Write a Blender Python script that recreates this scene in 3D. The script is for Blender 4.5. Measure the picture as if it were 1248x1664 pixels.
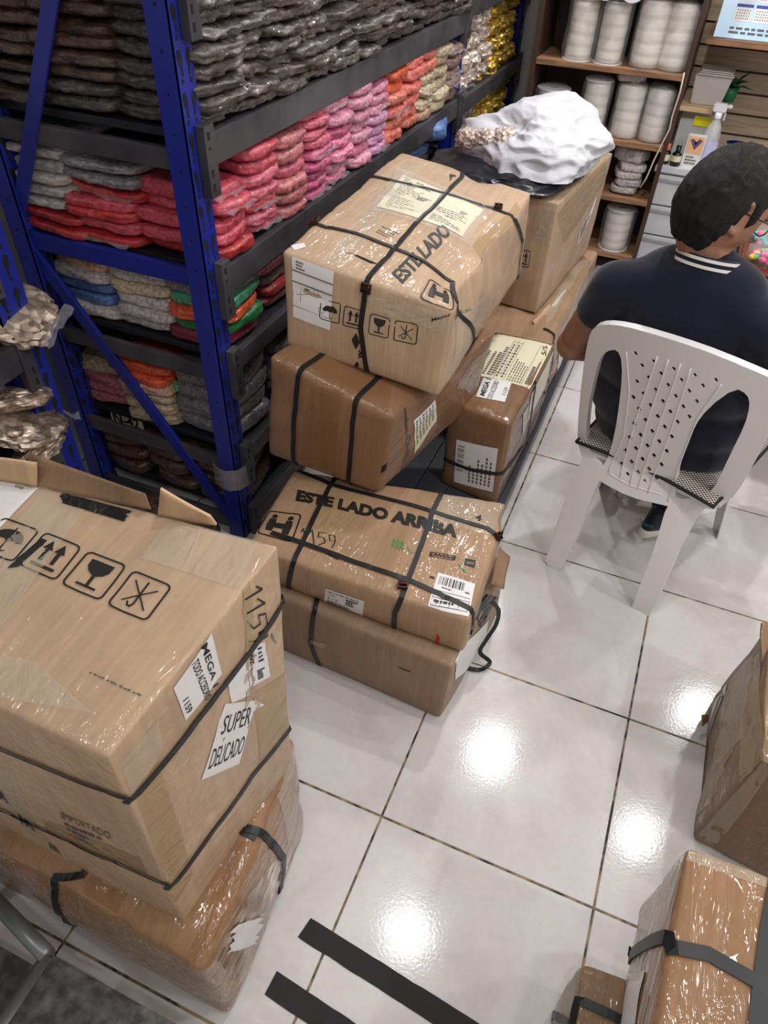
import bpy, bmesh, math, random
from mathutils import Vector, Matrix, noise
for o in list(bpy.data.objects): bpy.data.objects.remove(o)
SC = bpy.context.scene; COL = SC.collection
V = Vector
# ---------------------------------------------------------------- camera
W_, H_ = 1248, 1664
FPX = 1152.19
CAM = V((0.2359, -0.6833, 1.6660))
RM = Matrix.Rotation(0.367446718, 3, 'Z') @ Matrix.Rotation(0.814212924, 3, 'X') @ Matrix.Rotation(0.043415888, 3, 'Z')
cd = bpy.data.cameras.new('camera'); cam = bpy.data.objects.new('camera', cd); COL.objects.link(cam)
cam.matrix_world = Matrix.Translation(CAM) @ RM.to_4x4()
cd.sensor_fit = 'VERTICAL'; cd.sensor_height = 24.0; cd.lens = FPX / H_ * 24.0; cd.clip_start = 0.02
SC.camera = cam
# ---------------------------------------------------------------- world, lights, exposure
SC.view_settings.view_transform = 'Standard'; SC.view_settings.look = 'None'
SC.view_settings.gamma = 1; SC.view_settings.use_curve_mapping = False
SC.view_settings.exposure = -0.18
wd = bpy.data.worlds.new('world'); SC.world = wd; wd.use_nodes = True
wd.node_tree.nodes['Background'].inputs[0].default_value = (0.8, 0.85, 1, 1)
wd.node_tree.nodes['Background'].inputs[1].default_value = 0.15
CEIL = 2.55
LAMPS = [(0.124, 1.681), (0.015, 0.519), (1.303, 2.537), (1.06, 1.525), (-0.3, 2.75), (1.05, 0.2), (0.3, -0.9), (1.95, -0.25), (1.95, -1.2), (1.9, 0.95), (-0.7, -1.2)]  # opening entries match floor glints; the closing ones are added for gloss highlights
def area(loc, size, power, col=(1, 0.985, 0.985), shape='DISK'):
    l = bpy.data.lights.new('downlight_or_added_glow', 'AREA'); l.shape = shape; l.size = size; l.energy = power; l.color = col
    o = bpy.data.objects.new('downlight_or_added_glow', l); COL.objects.link(o); o.location = loc
    return o
LP = [17, 8, 12, 9, 20, 8, 6, 14, 8, 12, 5]
lamp_lights = [area((x, y, CEIL - 0.035), 0.075, p) for (x, y), p in zip(LAMPS, LP)]

# ---------------------------------------------------------------- helpers
def ray(px, py):
    return RM @ V(((px - W_ / 2) / FPX, -(py - H_ / 2) / FPX, -1.0))
def at(px, py, z):
    d = ray(px, py); return CAM + d * ((z - CAM.z) / d.z)
def atx(px, py, x):
    d = ray(px, py); return CAM + d * ((x - CAM.x) / d.x)
def aty(px, py, y):
    d = ray(px, py); return CAM + d * ((y - CAM.y) / d.y)
def hv(px, py, b):
    """point on the pixel's sight line nearest to the vertical line over b"""
    d = ray(px, py); dd = V((d.x, d.y)); g = V((b[0] - CAM.x, b[1] - CAM.y))
    return CAM + d * (g.dot(dd) / dd.dot(dd))
def srgb(r, g, b):
    f = lambda c: ((c / 255 + 0.055) / 1.055) ** 2.4 if c > 10 else c / 255 / 12.92
    return (f(r), f(g), f(b), 1)
def tag(o, label=None, cat=None, group=None, kind=None):
    if label: o['label'] = label
    if cat: o['category'] = cat
    if group: o['group'] = group
    if kind: o['kind'] = kind
    return o
def empty(name, loc, label, cat, group=None):
    o = bpy.data.objects.new(name, None); COL.objects.link(o); o.location = loc
    o.empty_display_size = 0.05; o['_l'] = list(loc); return tag(o, label, cat, group)
def obj(name, me, m=None, parent=None, smooth=False):
    if isinstance(me, bmesh.types.BMesh):
        b = me; me = bpy.data.meshes.new(name); b.to_mesh(me); b.free()
    if smooth:
        for p in me.polygons: p.use_smooth = True
    o = bpy.data.objects.new(name, me); COL.objects.link(o)
    if m and not me.materials: me.materials.append(m)
    if parent is not None:
        o.parent = parent; l = world_loc(parent); o.location = -l
    return o
def world_loc(o):
    l = V((0, 0, 0))
    while o is not None: l = l + o.location; o = o.parent
    return l
def fromdata(vs, fs):
    me = bpy.data.meshes.new('m'); me.from_pydata([tuple(v) for v in vs], [], fs); me.update(); return me
def struct(o): o['kind'] = 'structure'; return o
def bx(bm, lo, hi, M=None):
    c = [(lo[0] if i & 1 == 0 else hi[0], lo[1] if i & 2 == 0 else hi[1], lo[2] if i & 4 == 0 else hi[2]) for i in range(8)]
    vs = [bm.verts.new(M @ V(p) if M else p) for p in c]
    for f in ((0, 2, 3, 1), (4, 5, 7, 6), (0, 1, 5, 4), (2, 6, 7, 3), (0, 4, 6, 2), (1, 3, 7, 5)): bm.faces.new([vs[i] for i in f])
    return vs
def box(name, lo, hi, m, parent=None, bev=0.0, M=None):
    bm = bmesh.new(); bx(bm, lo, hi, M)
    if bev: bmesh.ops.bevel(bm, geom=bm.edges[:], offset=bev, segments=2, affect='EDGES', profile=0.7)
    return obj(name, bm, m, parent)
def obar(bm, a, b, w, h, up=V((0, 0, 1))):
    """oriented bar a->b, w sideways, h along up"""
    a, b = V(a), V(b); t = (b - a).normalized(); s = t.cross(up).normalized(); u = s.cross(t)
    vs = []
    for p in (a, b):
        for i, j in ((-1, -1), (1, -1), (1, 1), (-1, 1)): vs.append(bm.verts.new(p + s * (i * w / 2) + u * (j * h / 2)))
    for f in ((0, 1, 2, 3), (7, 6, 5, 4), (0, 4, 5, 1), (1, 5, 6, 2), (2, 6, 7, 3), (3, 7, 4, 0)): bm.faces.new([vs[i] for i in f])
def tube(bm, pts, r, n=8, caps=True, flat=1.0):
    pts = [V(p) for p in pts]; rs = r if isinstance(r, (list, tuple)) else [r] * len(pts)
    rings = []; ref = V((0, 0, 1))
    t0 = (pts[1] - pts[0]).normalized()
    if abs(t0.dot(ref)) > 0.9: ref = V((0, 1, 0))
    s = t0.cross(ref).normalized()
    for i, p in enumerate(pts):
        t = (pts[min(i + 1, len(pts) - 1)] - pts[max(i - 1, 0)]).normalized()
        s = (s - t * s.dot(t)).normalized(); u = t.cross(s)
        rings.append([bm.verts.new(p + (s * math.cos(a) + u * math.sin(a) * flat) * rs[i]) for a in [2 * math.pi * k / n for k in range(n)]])
    for a, b in zip(rings, rings[1:]):
        for k in range(n): bm.faces.new((a[k], a[(k + 1) % n], b[(k + 1) % n], b[k]))
    if caps:
        bm.faces.new(rings[0][::-1]); bm.faces.new(rings[-1])
def lathe(bm, prof, n=28, M=Matrix(), jit=0, seed=0):
    rings = []
    for k, (r, z) in enumerate(prof):
        if r < 1e-5: rings.append([bm.verts.new(M @ V((0, 0, z)))]); continue
        row = []
        for i in range(n):
            a = 2 * math.pi * i / n
            q = 1 + (jit * noise.noise(V((math.cos(a) * 2 + seed, math.sin(a) * 2, z * 14))) if jit else 0)
            row.append(bm.verts.new(M @ V((r * q * math.cos(a), r * q * math.sin(a), z))))
        rings.append(row)
    for a, b in zip(rings, rings[1:]):
        for i in range(n):
            j = (i + 1) % n
            if len(a) == 1 and len(b) == 1: continue
            if len(a) == 1: bm.faces.new((a[0], b[j], b[i]))
            elif len(b) == 1: bm.faces.new((a[i], a[j], b[0]))
            else: bm.faces.new((a[i], a[j], b[j], b[i]))
def recalc(bm): bmesh.ops.recalc_face_normals(bm, faces=bm.faces[:]); return bm

# ---------------------------------------------------------------- materials
def nmat(name, col=(0.5, 0.5, 0.5, 1), rough=0.5, metal=0, **kw):
    m = bpy.data.materials.new(name); m.use_nodes = True; p = m.node_tree.nodes['Principled BSDF']
    p.inputs['Base Color'].default_value = col; p.inputs['Roughness'].default_value = rough; p.inputs['Metallic'].default_value = metal
    for k, v in kw.items(): p.inputs[k.replace('_', ' ')].default_value = v
    return m
def N(m, t, **kw):
    n = m.node_tree.nodes.new(t)
    for k, v in kw.items():
        if k.startswith('i_'):
            k = k[2:]; n.inputs[int(k) if k.isdigit() else k.replace('_', ' ')].default_value = v
        else: setattr(n, k, v)
    return n
def L(m, a, b): m.node_tree.links.new(a, b)
def P(m): return m.node_tree.nodes['Principled BSDF']
def ramp(m, src, stops):
    r = N(m, 'ShaderNodeValToRGB'); L(m, src, r.inputs[0]); e = r.color_ramp.elements
    while len(e) < len(stops): e.new(0.5)
    for k, (pos, c) in enumerate(stops): e[k].position = pos; e[k].color = c
    return r.outputs[0]
def bump(m, src, strength, dist, prev=None, target='Normal'):
    b = N(m, 'ShaderNodeBump', i_Strength=strength, i_Distance=dist); L(m, src, b.inputs['Height'])
    if prev: L(m, prev, b.inputs['Normal'])
    L(m, b.outputs[0], P(m).inputs[target]); return b.outputs[0]
def cardboard(name, c, coat=0.0, coat_rough=0.12, dark=0.78, wr=1.0):
    m = nmat(name, c, 0.75)
    tc = N(m, 'ShaderNodeTexCoord'); uv = tc.outputs['UV']; ob = tc.outputs['Object']
    n1 = N(m, 'ShaderNodeTexNoise', i_Scale=7.0, i_Detail=5.0, i_Roughness=0.6); L(m, ob, n1.inputs['Vector'])
    col = ramp(m, n1.outputs[0], [(0.3, tuple(x * dark for x in c[:3]) + (1,)), (0.7, c)])
    # corrugation ribs run along v of each panel
    w = N(m, 'ShaderNodeTexWave', i_Scale=28.0, i_Distortion=1.2, i_Detail=2.0, i_Detail_Scale=0.7); w.bands_direction = 'X'; L(m, uv, w.inputs['Vector'])
    mp = N(m, 'ShaderNodeMapping'); mp.inputs['Scale'].default_value = (60, 3, 1); L(m, uv, mp.inputs['Vector'])
    n2 = N(m, 'ShaderNodeTexNoise', i_Scale=1.0, i_Detail=3.0); L(m, mp.outputs[0], n2.inputs['Vector'])
    mx = N(m, 'ShaderNodeMixRGB', blend_type='MULTIPLY', i_Fac=0.5); L(m, col, mx.inputs[1])
    L(m, ramp(m, n2.outputs[0], [(0.3, (0.72, 0.7, 0.68, 1)), (0.65, (1, 1, 1, 1))]), mx.inputs[2])
    L(m, mx.outputs[0], P(m).inputs['Base Color'])
    a = N(m, 'ShaderNodeMath', operation='MULTIPLY_ADD', i_1=0.35); L(m, w.outputs[1], a.inputs[0]); L(m, n2.outputs[0], a.inputs[2])
    b = bump(m, a.outputs[0], 0.35, 0.0015)
    n3 = N(m, 'ShaderNodeTexNoise', i_Scale=9.0, i_Detail=6.0, i_Roughness=0.55); L(m, ob, n3.inputs['Vector'])
    b = bump(m, n3.outputs[0], 0.25, 0.01, b)
    if coat:
        P(m).inputs['Coat Weight'].default_value = coat; P(m).inputs['Coat Roughness'].default_value = coat_rough
        mp2 = N(m, 'ShaderNodeMapping'); mp2.inputs['Scale'].default_value = (22, 5, 14); mp2.inputs['Rotation'].default_value = (0.4, 0.3, 0.6); L(m, ob, mp2.inputs['Vector'])
        n4 = N(m, 'ShaderNodeTexNoise', i_Scale=1.0 * wr, i_Detail=3.0, i_Roughness=0.6, i_Distortion=1.6); L(m, mp2.outputs[0], n4.inputs['Vector'])
        bump(m, n4.outputs[0], 0.8, 0.012, None, 'Coat Normal')
    return m
TAN = srgb(196, 160, 122)
M = {}
M['card'] = cardboard('kraft_cardboard', srgb(204, 170, 134))
M['card_c'] = cardboard('kraft_cardboard_wrapped', srgb(174, 140, 108), 0.7)
M['card_big'] = cardboard('tan_cardboard_wrapped', srgb(194, 164, 134), 0.45)
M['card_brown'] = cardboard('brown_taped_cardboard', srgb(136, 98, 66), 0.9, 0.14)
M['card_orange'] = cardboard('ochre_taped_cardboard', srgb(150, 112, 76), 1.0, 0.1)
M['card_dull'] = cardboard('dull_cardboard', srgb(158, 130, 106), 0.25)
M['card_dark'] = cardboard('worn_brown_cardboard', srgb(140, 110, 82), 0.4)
def tapemat(name, tint, alpha, rough=0.16, wr=30):
    m = nmat(name, tint, rough, Alpha=alpha)
    tc = N(m, 'ShaderNodeTexCoord')
    mp = N(m, 'ShaderNodeMapping'); mp.inputs['Scale'].default_value = (wr, wr * 0.25, wr); L(m, tc.outputs['Object'], mp.inputs['Vector'])
    n = N(m, 'ShaderNodeTexNoise', i_Scale=1.0, i_Detail=3.0, i_Distortion=1.5); L(m, mp.outputs[0], n.inputs['Vector'])
    bump(m, n.outputs[0], 0.8, 0.009); P(m).inputs['Specular IOR Level'].default_value = 0.8
    return m
M['tape'] = tapemat('packing_tape_tan', srgb(188, 160, 118), 0.5)
M['tape_brown'] = tapemat('packing_tape_brown', srgb(150, 108, 68), 0.35)
M['tape_grey'] = tapemat('packing_tape_clear', srgb(214, 204, 184), 0.3, 0.1)
M['tape_black'] = tapemat('packing_tape_black', srgb(16, 16, 18), 1.0, 0.14)
M['film'] = tapemat('clear_film', srgb(235, 235, 232), 0.16, 0.08, 45)
M['ink'] = nmat('black_ink', srgb(26, 23, 22), 0.55)
M['ink_soft'] = nmat('faded_ink', srgb(92, 84, 80), 0.6)
M['ink_green'] = nmat('green_ink', srgb(60, 140, 80), 0.6)
M['ink_red'] = nmat('red_ink', srgb(190, 30, 36), 0.6)
M['ink_blue'] = nmat('blue_ink', srgb(58, 66, 150), 0.6)
M['paper'] = nmat('white_paper', srgb(222, 220, 220), 0.45)
M['paper_y'] = nmat('cream_paper', srgb(222, 216, 186), 0.35, Coat_Weight=0.3)
M['strap'] = nmat('black_plastic_strap', srgb(20, 21, 25), 0.5)
M['buckle'] = nmat('rusty_metal_buckle', srgb(78, 50, 44), 0.35, 0.7)
M['white_plastic'] = nmat('white_plastic', srgb(226, 224, 226), 0.32, Subsurface_Weight=0.0)
M['hole'] = nmat('dark_recess', srgb(10, 10, 14), 0.9)

# floor tile
m = nmat('glazed_floor_tile', srgb(214, 210, 204), 0.13); M['tile'] = m
tc = N(m, 'ShaderNodeTexCoord'); ge = N(m, 'ShaderNodeNewGeometry')
n1 = N(m, 'ShaderNodeTexNoise', i_Scale=3.5, i_Detail=8.0, i_Roughness=0.6, i_Distortion=0.5); L(m, ge.outputs['Position'], n1.inputs['Vector'])
n2 = N(m, 'ShaderNodeTexNoise', i_Scale=60.0, i_Detail=3.0); L(m, ge.outputs['Position'], n2.inputs['Vector'])
c1 = ramp(m, n1.outputs[0], [(0.3, srgb(192, 188, 185)), (0.5, srgb(208, 205, 205)), (0.75, srgb(215, 214, 215))])
mx = N(m, 'ShaderNodeMixRGB', blend_type='MULTIPLY', i_Fac=0.25); L(m, c1, mx.inputs[1]); L(m, ramp(m, n2.outputs[0], [(0.3, (0.85, 0.84, 0.82, 1)), (0.6, (1, 1, 1, 1))]), mx.inputs[2])
L(m, mx.outputs[0], P(m).inputs['Base Color'])
rr = N(m, 'ShaderNodeMapRange', i_3=0.09, i_4=0.15); L(m, n1.outputs[0], rr.inputs[0]); L(m, rr.outputs[0], P(m).inputs['Roughness'])
n3 = N(m, 'ShaderNodeTexNoise', i_Scale=150.0, i_Detail=2.0); L(m, ge.outputs['Position'], n3.inputs['Vector'])
bump(m, n3.outputs[0], 0.1, 0.0012)
m = nmat('dark_grout', srgb(74, 64, 54), 0.8); M['grout'] = m
n1 = N(m, 'ShaderNodeTexNoise', i_Scale=25.0, i_Detail=3.0); ge = N(m, 'ShaderNodeNewGeometry'); L(m, ge.outputs['Position'], n1.inputs['Vector'])
L(m, ramp(m, n1.outputs[0], [(0.4, srgb(34, 30, 30)), (0.6, srgb(150, 128, 100))]), P(m).inputs['Base Color'])
M['wall'] = nmat('painted_wall', srgb(214, 212, 206), 0.7)
m = nmat('blue_powder_coat', srgb(26, 38, 136), 0.38); M['blue'] = m
n1 = N(m, 'ShaderNodeTexNoise', i_Scale=120.0); L(m, N(m, 'ShaderNodeTexCoord').outputs['Object'], n1.inputs['Vector']); bump(m, n1.outputs[0], 0.15, 0.001)
m = nmat('charcoal_metal', srgb(62, 62, 68), 0.42, 0.2); M['beam'] = m
n1 = N(m, 'ShaderNodeTexNoise', i_Scale=6.0, i_Detail=6.0); L(m, N(m, 'ShaderNodeTexCoord').outputs['Object'], n1.inputs['Vector'])
L(m, ramp(m, n1.outputs[0], [(0.35, srgb(52, 52, 58)), (0.7, srgb(84, 82, 86))]), P(m).inputs['Base Color'])
M['panel'] = nmat('dark_shelf_panel', srgb(40, 40, 46), 0.45, 0.2)

# button bag materials
def bagmat(name, c, c2=None, vs=85.0, var=0.25, metal=0.0, coat=0.9, gl=0.13, wr=0.9):
    c2 = c2 or tuple(x * (1 - var) for x in c[:3]) + (1,)
    m = nmat(name, c, 0.5, metal, Coat_Weight=coat, Coat_Roughness=gl)
    tc = N(m, 'ShaderNodeTexCoord'); oi = N(m, 'ShaderNodeObjectInfo')
    ad = N(m, 'ShaderNodeVectorMath', operation='MULTIPLY_ADD'); L(m, oi.outputs['Random'], ad.inputs[0]); ad.inputs[1].default_value = (9, 7, 5); L(m, tc.outputs['Object'], ad.inputs[2])
    vo = N(m, 'ShaderNodeTexVoronoi', i_Scale=vs, i_Randomness=1.0); L(m, ad.outputs[0], vo.inputs['Vector'])
    mix = N(m, 'ShaderNodeMixRGB', i_1=c, i_2=c2); L(m, vo.outputs['Color'], mix.inputs[0])
    ed = ramp(m, vo.outputs['Distance'], [(0.45, (1, 1, 1, 1)), (0.75, (0.45, 0.45, 0.45, 1))])
    m2 = N(m, 'ShaderNodeMixRGB', blend_type='MULTIPLY', i_Fac=0.7); L(m, mix.outputs[0], m2.inputs[1]); L(m, ed, m2.inputs[2])
    hs = N(m, 'ShaderNodeHueSaturation'); r = N(m, 'ShaderNodeMapRange', i_3=0.85, i_4=1.12); L(m, oi.outputs['Random'], r.inputs[0]); L(m, r.outputs[0], hs.inputs['Value']); L(m, m2.outputs[0], hs.inputs['Color'])
    L(m, hs.outputs[0], P(m).inputs['Base Color'])
    iv = N(m, 'ShaderNodeMath', operation='SUBTRACT', i_0=1.0); L(m, vo.outputs['Distance'], iv.inputs[1]); bump(m, iv.outputs[0], 0.35, 0.003)
    mp = N(m, 'ShaderNodeMapping'); mp.inputs['Scale'].default_value = (8, 22, 22); L(m, ad.outputs[0], mp.inputs['Vector'])
    n = N(m, 'ShaderNodeTexNoise', i_Scale=1.5, i_Detail=2.5, i_Roughness=0.6, i_Distortion=1.6); L(m, mp.outputs[0], n.inputs['Vector'])
    bump(m, n.outputs[0], wr, 0.014, None, 'Coat Normal')
    return m
BAGC = dict(red=srgb(188, 40, 44), crimson=srgb(206, 74, 92), rose=srgb(214, 100, 122), dusty=srgb(196, 112, 116), magenta=srgb(214, 96, 142),
            pink=srgb(232, 132, 168), palepink=srgb(226, 150, 178), lilac=srgb(214, 150, 190), salmon=srgb(236, 132, 112), coral=srgb(236, 120, 106),
            cream=srgb(226, 208, 176), mocha=srgb(150, 120, 112), white=srgb(206, 200, 200), skyblue=srgb(88, 128, 190), mint=srgb(70, 168, 128),
            green=srgb(24, 120, 58), orange=srgb(232, 92, 44), wine=srgb(128, 28, 56), peach=srgb(222, 178, 150), beige=srgb(204, 184, 152))
for k, c in BAGC.items(): M['bag_' + k] = bagmat('plastic_bag_of_%s_buttons' % k, c)
M['bag_dark'] = bagmat('plastic_bag_of_dark_buttons', srgb(36, 30, 30), srgb(92, 82, 78), 80, coat=1.0, gl=0.09, wr=1.0)
M['bag_brown'] = bagmat('plastic_bag_of_dark_brown_buttons', srgb(40, 26, 22), srgb(96, 66, 52), 60, coat=1.0, gl=0.12, wr=1.0)
M['bag_silver'] = bagmat('plastic_bag_of_grey_buttons', srgb(150, 144, 150), srgb(100, 96, 104), 120, coat=1.0)
M['bag_gold'] = bagmat('plastic_bag_of_gold_trim', srgb(200, 150, 40), srgb(240, 214, 110), 60, metal=0.75, coat=0.6)
M['bag_champagne'] = bagmat('plastic_bag_of_champagne_trim', srgb(190, 166, 150), srgb(236, 224, 214), 70, metal=0.4, coat=0.8)
M['bag_metal'] = bagmat('plastic_bag_of_metal_buttons', srgb(120, 96, 78), srgb(232, 214, 196), 55, metal=0.8, coat=0.7)
M['tag'] = nmat('white_sticker', srgb(236, 232, 230), 0.5)

# ================================================================ SETTING
X0, X1, Y0, Y1 = -1.75, 2.2, -1.9, 3.62
fl = struct(box('floor', (X0, Y0, -0.06), (X1, Y1, -0.0015), M['grout']))
tm = None
bm = bmesh.new(); bx(bm, (0.0026, 0.0026, -0.012), (0.4974, 0.4974, 0)); bmesh.ops.bevel(bm, geom=[e for e in bm.edges if all(v.co.z > -0.001 for v in e.verts)], offset=0.0012, segments=1, affect='EDGES')
tm = bpy.data.meshes.new('tile'); bm.to_mesh(tm); bm.free(); tm.materials.append(M['tile'])
for i in range(-4, 4):
    for j in range(-4, 7):
        o = bpy.data.objects.new('tile', tm); COL.objects.link(o); o.parent = fl; o.location = (i * 0.5, j * 0.5, 0)
struct(box('ceiling', (X0, Y0, CEIL), (X1, Y1, CEIL + 0.1), M['wall']))
struct(box('wall_left', (X0 - 0.1, Y0, 0), (X0, Y1, CEIL), M['wall']))
struct(box('wall_right', (X1, Y0, 0), (X1 + 0.1, Y1, CEIL), M['wall']))
struct(box('wall_front', (X0, Y0 - 0.1, 0), (X1, Y0, CEIL), M['wall']))
wb = struct(box('wall_back', (X0, Y1, 0), (X1, Y1 + 0.1, CEIL), M['wall']))
M['lamp_on'] = nmat('lamp_diffuser', (1, 1, 1, 1), 0.5); P(M['lamp_on']).inputs['Emission Color'].default_value = (1, 0.97, 0.93, 1); P(M['lamp_on']).inputs['Emission Strength'].default_value = 9
ORD = ['first', 'second', 'third', 'fourth', 'fifth', 'sixth', 'seventh', 'eighth', 'ninth', 'tenth', 'eleventh', 'twelfth', 'thirteenth', 'fourteenth', 'fifteenth']
for k, (x, y) in enumerate(LAMPS):
    e = empty('ceiling_or_added_lamp', (x, y, CEIL), 'round white recessed ceiling lamp in a partly added set, %s from aisle middle' % ORD[k], 'lamp')
    bm = bmesh.new(); lathe(bm, [(0.05, -0.03), (0.085, -0.03), (0.09, 0.0), (0.05, 0.0), (0.05, -0.03)], 24, Matrix.Translation((x, y, CEIL))); obj('rim', recalc(bm), M['white_plastic'], e, True)
    bm = bmesh.new(); lathe(bm, [(0, -0.012), (0.05, -0.012), (0.05, -0.004), (0, -0.004)], 24, Matrix.Translation((x, y, CEIL))); obj('diffuser', recalc(bm), M['lamp_on'], e)
    lamp_lights[k].parent = e; lamp_lights[k].location = (0, 0, -0.035)

# ================================================================ CARTONS
FM = {'T': lambda s, t: (s, t, 1), 'F': lambda s, t: (s, 0, t), 'R': lambda s, t: (1, s, t), 'K': lambda s, t: (s, 1, t), 'L': lambda s, t: (0, s, t), 'D': lambda s, t: (s, t, 0)}
SNAP = {'F': (1, 0.0), 'K': (1, 1.0), 'R': (0, 1.0), 'L': (0, 0.0), 'T': (2, 1.0), 'D': (2, 0.0)}
TEXTC = {}
def textdata(s, bold=0.0):
    k = (s, bold)
    if k in TEXTC: return TEXTC[k]
    cu = bpy.data.curves.new('t', 'FONT'); cu.body = s; cu.offset = bold; cu.resolution_u = 3
    o = bpy.data.objects.new('t', cu); COL.objects.link(o)
    dg = bpy.context.evaluated_depsgraph_get(); me = bpy.data.meshes.new_from_object(o.evaluated_get(dg))
    bm = bmesh.new(); bm.from_mesh(me); bmesh.ops.triangulate(bm, faces=bm.faces[:])
    xs = [v.co.x for v in bm.verts]; ys = [v.co.y for v in bm.verts]; x0, x1, y0, y1 = min(xs), max(xs), min(ys), max(ys)
    for it in range(3):
        lim = 0.35 * (y1 - y0) if len(s) > 5 else 0.25 * (y1 - y0)
        es = [e for e in bm.edges if e.calc_length() > lim * 1.2]
        if not es or len(bm.verts) > 2500: break
        bmesh.ops.subdivide_edges(bm, edges=es, cuts=1); bmesh.ops.triangulate(bm, faces=bm.faces[:])
    bm.verts.index_update()
    vs = [((v.co.x - x0) / (x1 - x0), (v.co.y - y0) / (y1 - y0)) for v in bm.verts]; fs = [[v.index for v in f.verts] for f in bm.faces]
    bm.free(); bpy.data.objects.remove(o); bpy.data.curves.remove(cu); bpy.data.meshes.remove(me)
    TEXTC[k] = (vs, fs); return vs, fs
# 2D drawing kit in the unit square (x right, y up)
class Pic:
    def __init__(s): s.v = []; s.f = []
    def poly(s, pts):
        n = len(s.v); s.v += pts; cx = sum(p[0] for p in pts) / len(pts); cy = sum(p[1] for p in pts) / len(pts)
        s.v.append((cx, cy)); c = len(s.v) - 1
        for i in range(len(pts)): s.f.append([n + i, n + (i + 1) % len(pts), c])
    def line(s, pts, w, closed=False):
        if closed: pts = pts + [pts[0]]
        for a, b in zip(pts, pts[1:]):
            dx, dy = b[0] - a[0], b[1] - a[1]; l = math.hypot(dx, dy) or 1e-6; nx, ny = -dy / l * w / 2, dx / l * w / 2
            ex, ey = dx / l * w / 3, dy / l * w / 3
            k = max(1, int(l / 0.15)); n = len(s.v)
            for i in range(k + 1):
                t = i / k; x = a[0] - ex + (dx + 2 * ex) * t; y = a[1] - ey + (dy + 2 * ey) * t
                s.v += [(x + nx, y + ny), (x - nx, y - ny)]
            for i in range(k): s.f.append([n + 2 * i, n + 2 * i + 1, n + 2 * i + 3, n + 2 * i + 2])
    def rect(s, x0, y0, x1, y1): s.poly([(x0, y0), (x1, y0), (x1, y1), (x0, y1)])
    def circ(s, x, y, r, k=12): s.poly([(x + r * math.cos(2 * math.pi * i / k), y + r * math.sin(2 * math.pi * i / k)) for i in range(k)])
    def text(s, t, x0, y0, x1, y1, bold=0.0):
        vs, fs = textdata(t, bold); n = len(s.v); s.v += [(x0 + (x1 - x0) * a, y0 + (y1 - y0) * b) for a, b in vs]; s.f += [[n + i for i in f] for f in fs]
def rrect(pic, w=0.05, r=0.12):
    pts = []
    for cx, cy, a0 in ((1 - r, 1 - r, 0), (r, 1 - r, 90), (r, r, 180), (1 - r, r, 270)):
        for k in range(4): a = math.radians(a0 + k * 30); pts.append((cx + r * math.cos(a), cy + r * math.sin(a)))
    pic.line(pts, w, True)
def icon(kind, frame=True, w=0.045):
    p = Pic()
    if frame: rrect(p, w)
    if kind == 'glass':
        p.poly([(0.2, 0.86), (0.8, 0.86), (0.78, 0.66), (0.68, 0.54), (0.55, 0.48), (0.45, 0.48), (0.32, 0.54), (0.22, 0.66)]); p.rect(0.46, 0.2, 0.54, 0.5); p.rect(0.25, 0.14, 0.75, 0.2)
    if kind == 'arrows':
        for x in (0.34, 0.66): p.poly([(x - 0.14, 0.62), (x + 0.14, 0.62), (x, 0.88)]); p.rect(x - 0.05, 0.3, x + 0.05, 0.62)
        p.rect(0.18, 0.14, 0.82, 0.22)
    if kind == 'umbrella':
        pts = [(0.12 + 0.76 * 0.5 * (1 - math.cos(math.pi * k / 8)), 0.5 + 0.3 * math.sin(math.pi * k / 8)) for k in range(9)]
        p.poly(pts + [(0.76, 0.46), (0.63, 0.5), (0.5, 0.46), (0.37, 0.5), (0.24, 0.46)]); p.line([(0.5, 0.86), (0.5, 0.2), (0.55, 0.14), (0.62, 0.2)], 0.04)
    if kind == 'hook':
        p.line([(0.5, 0.86), (0.5, 0.26), (0.45, 0.17), (0.38, 0.18), (0.34, 0.26)], 0.045); p.line([(0.2, 0.8), (0.8, 0.2)], 0.035); p.line([(0.2, 0.25), (0.8, 0.75)], 0.035)
    if kind == 'lift':
        for sx in (-1, 1):
            c = 0.5 + sx * 0.24; p.circ(c + sx * 0.0, 0.8, 0.085); p.poly([(c - 0.09, 0.2), (c + 0.1, 0.2), (c + 0.12 , 0.5), (c + 0.09, 0.7), (c - 0.09, 0.7), (c - 0.12, 0.45)])
            p.line([(c, 0.64), (0.5 + sx * 0.1, 0.44), (0.5 + sx * 0.04, 0.42)], 0.07)
        p.rect(0.38, 0.36, 0.62, 0.56)
    return p
def barcode(p, x0, y0, x1, y1, seed=1, horiz=True):
    r = random.Random(seed); x = x0
    while x < x1:
        w = r.choice([0.01, 0.018, 0.03]) * (x1 - x0) * 2; w = min(w, x1 - x)
        p.rect(x, y0, x + w, y1); x += w + r.choice([0.012, 0.02, 0.03]) * (x1 - x0) * 2
def fine(p, x0, y0, x1, y1, rows, seed=1, h=0.5):
    """rows of print too small to read"""
    r = random.Random(seed); dy = (y1 - y0) / rows
    for k in range(rows):
        x = x0; y = y1 - (k + 1) * dy + dy * 0.25; e = x0 + (x1 - x0) * r.uniform(0.5, 1)
        while x < e:
            w = (x1 - x0) * r.uniform(0.05, 0.17); p.rect(x, y, min(x + w, e), y + dy * h); x += w + (x1 - x0) * 0.03

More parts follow.
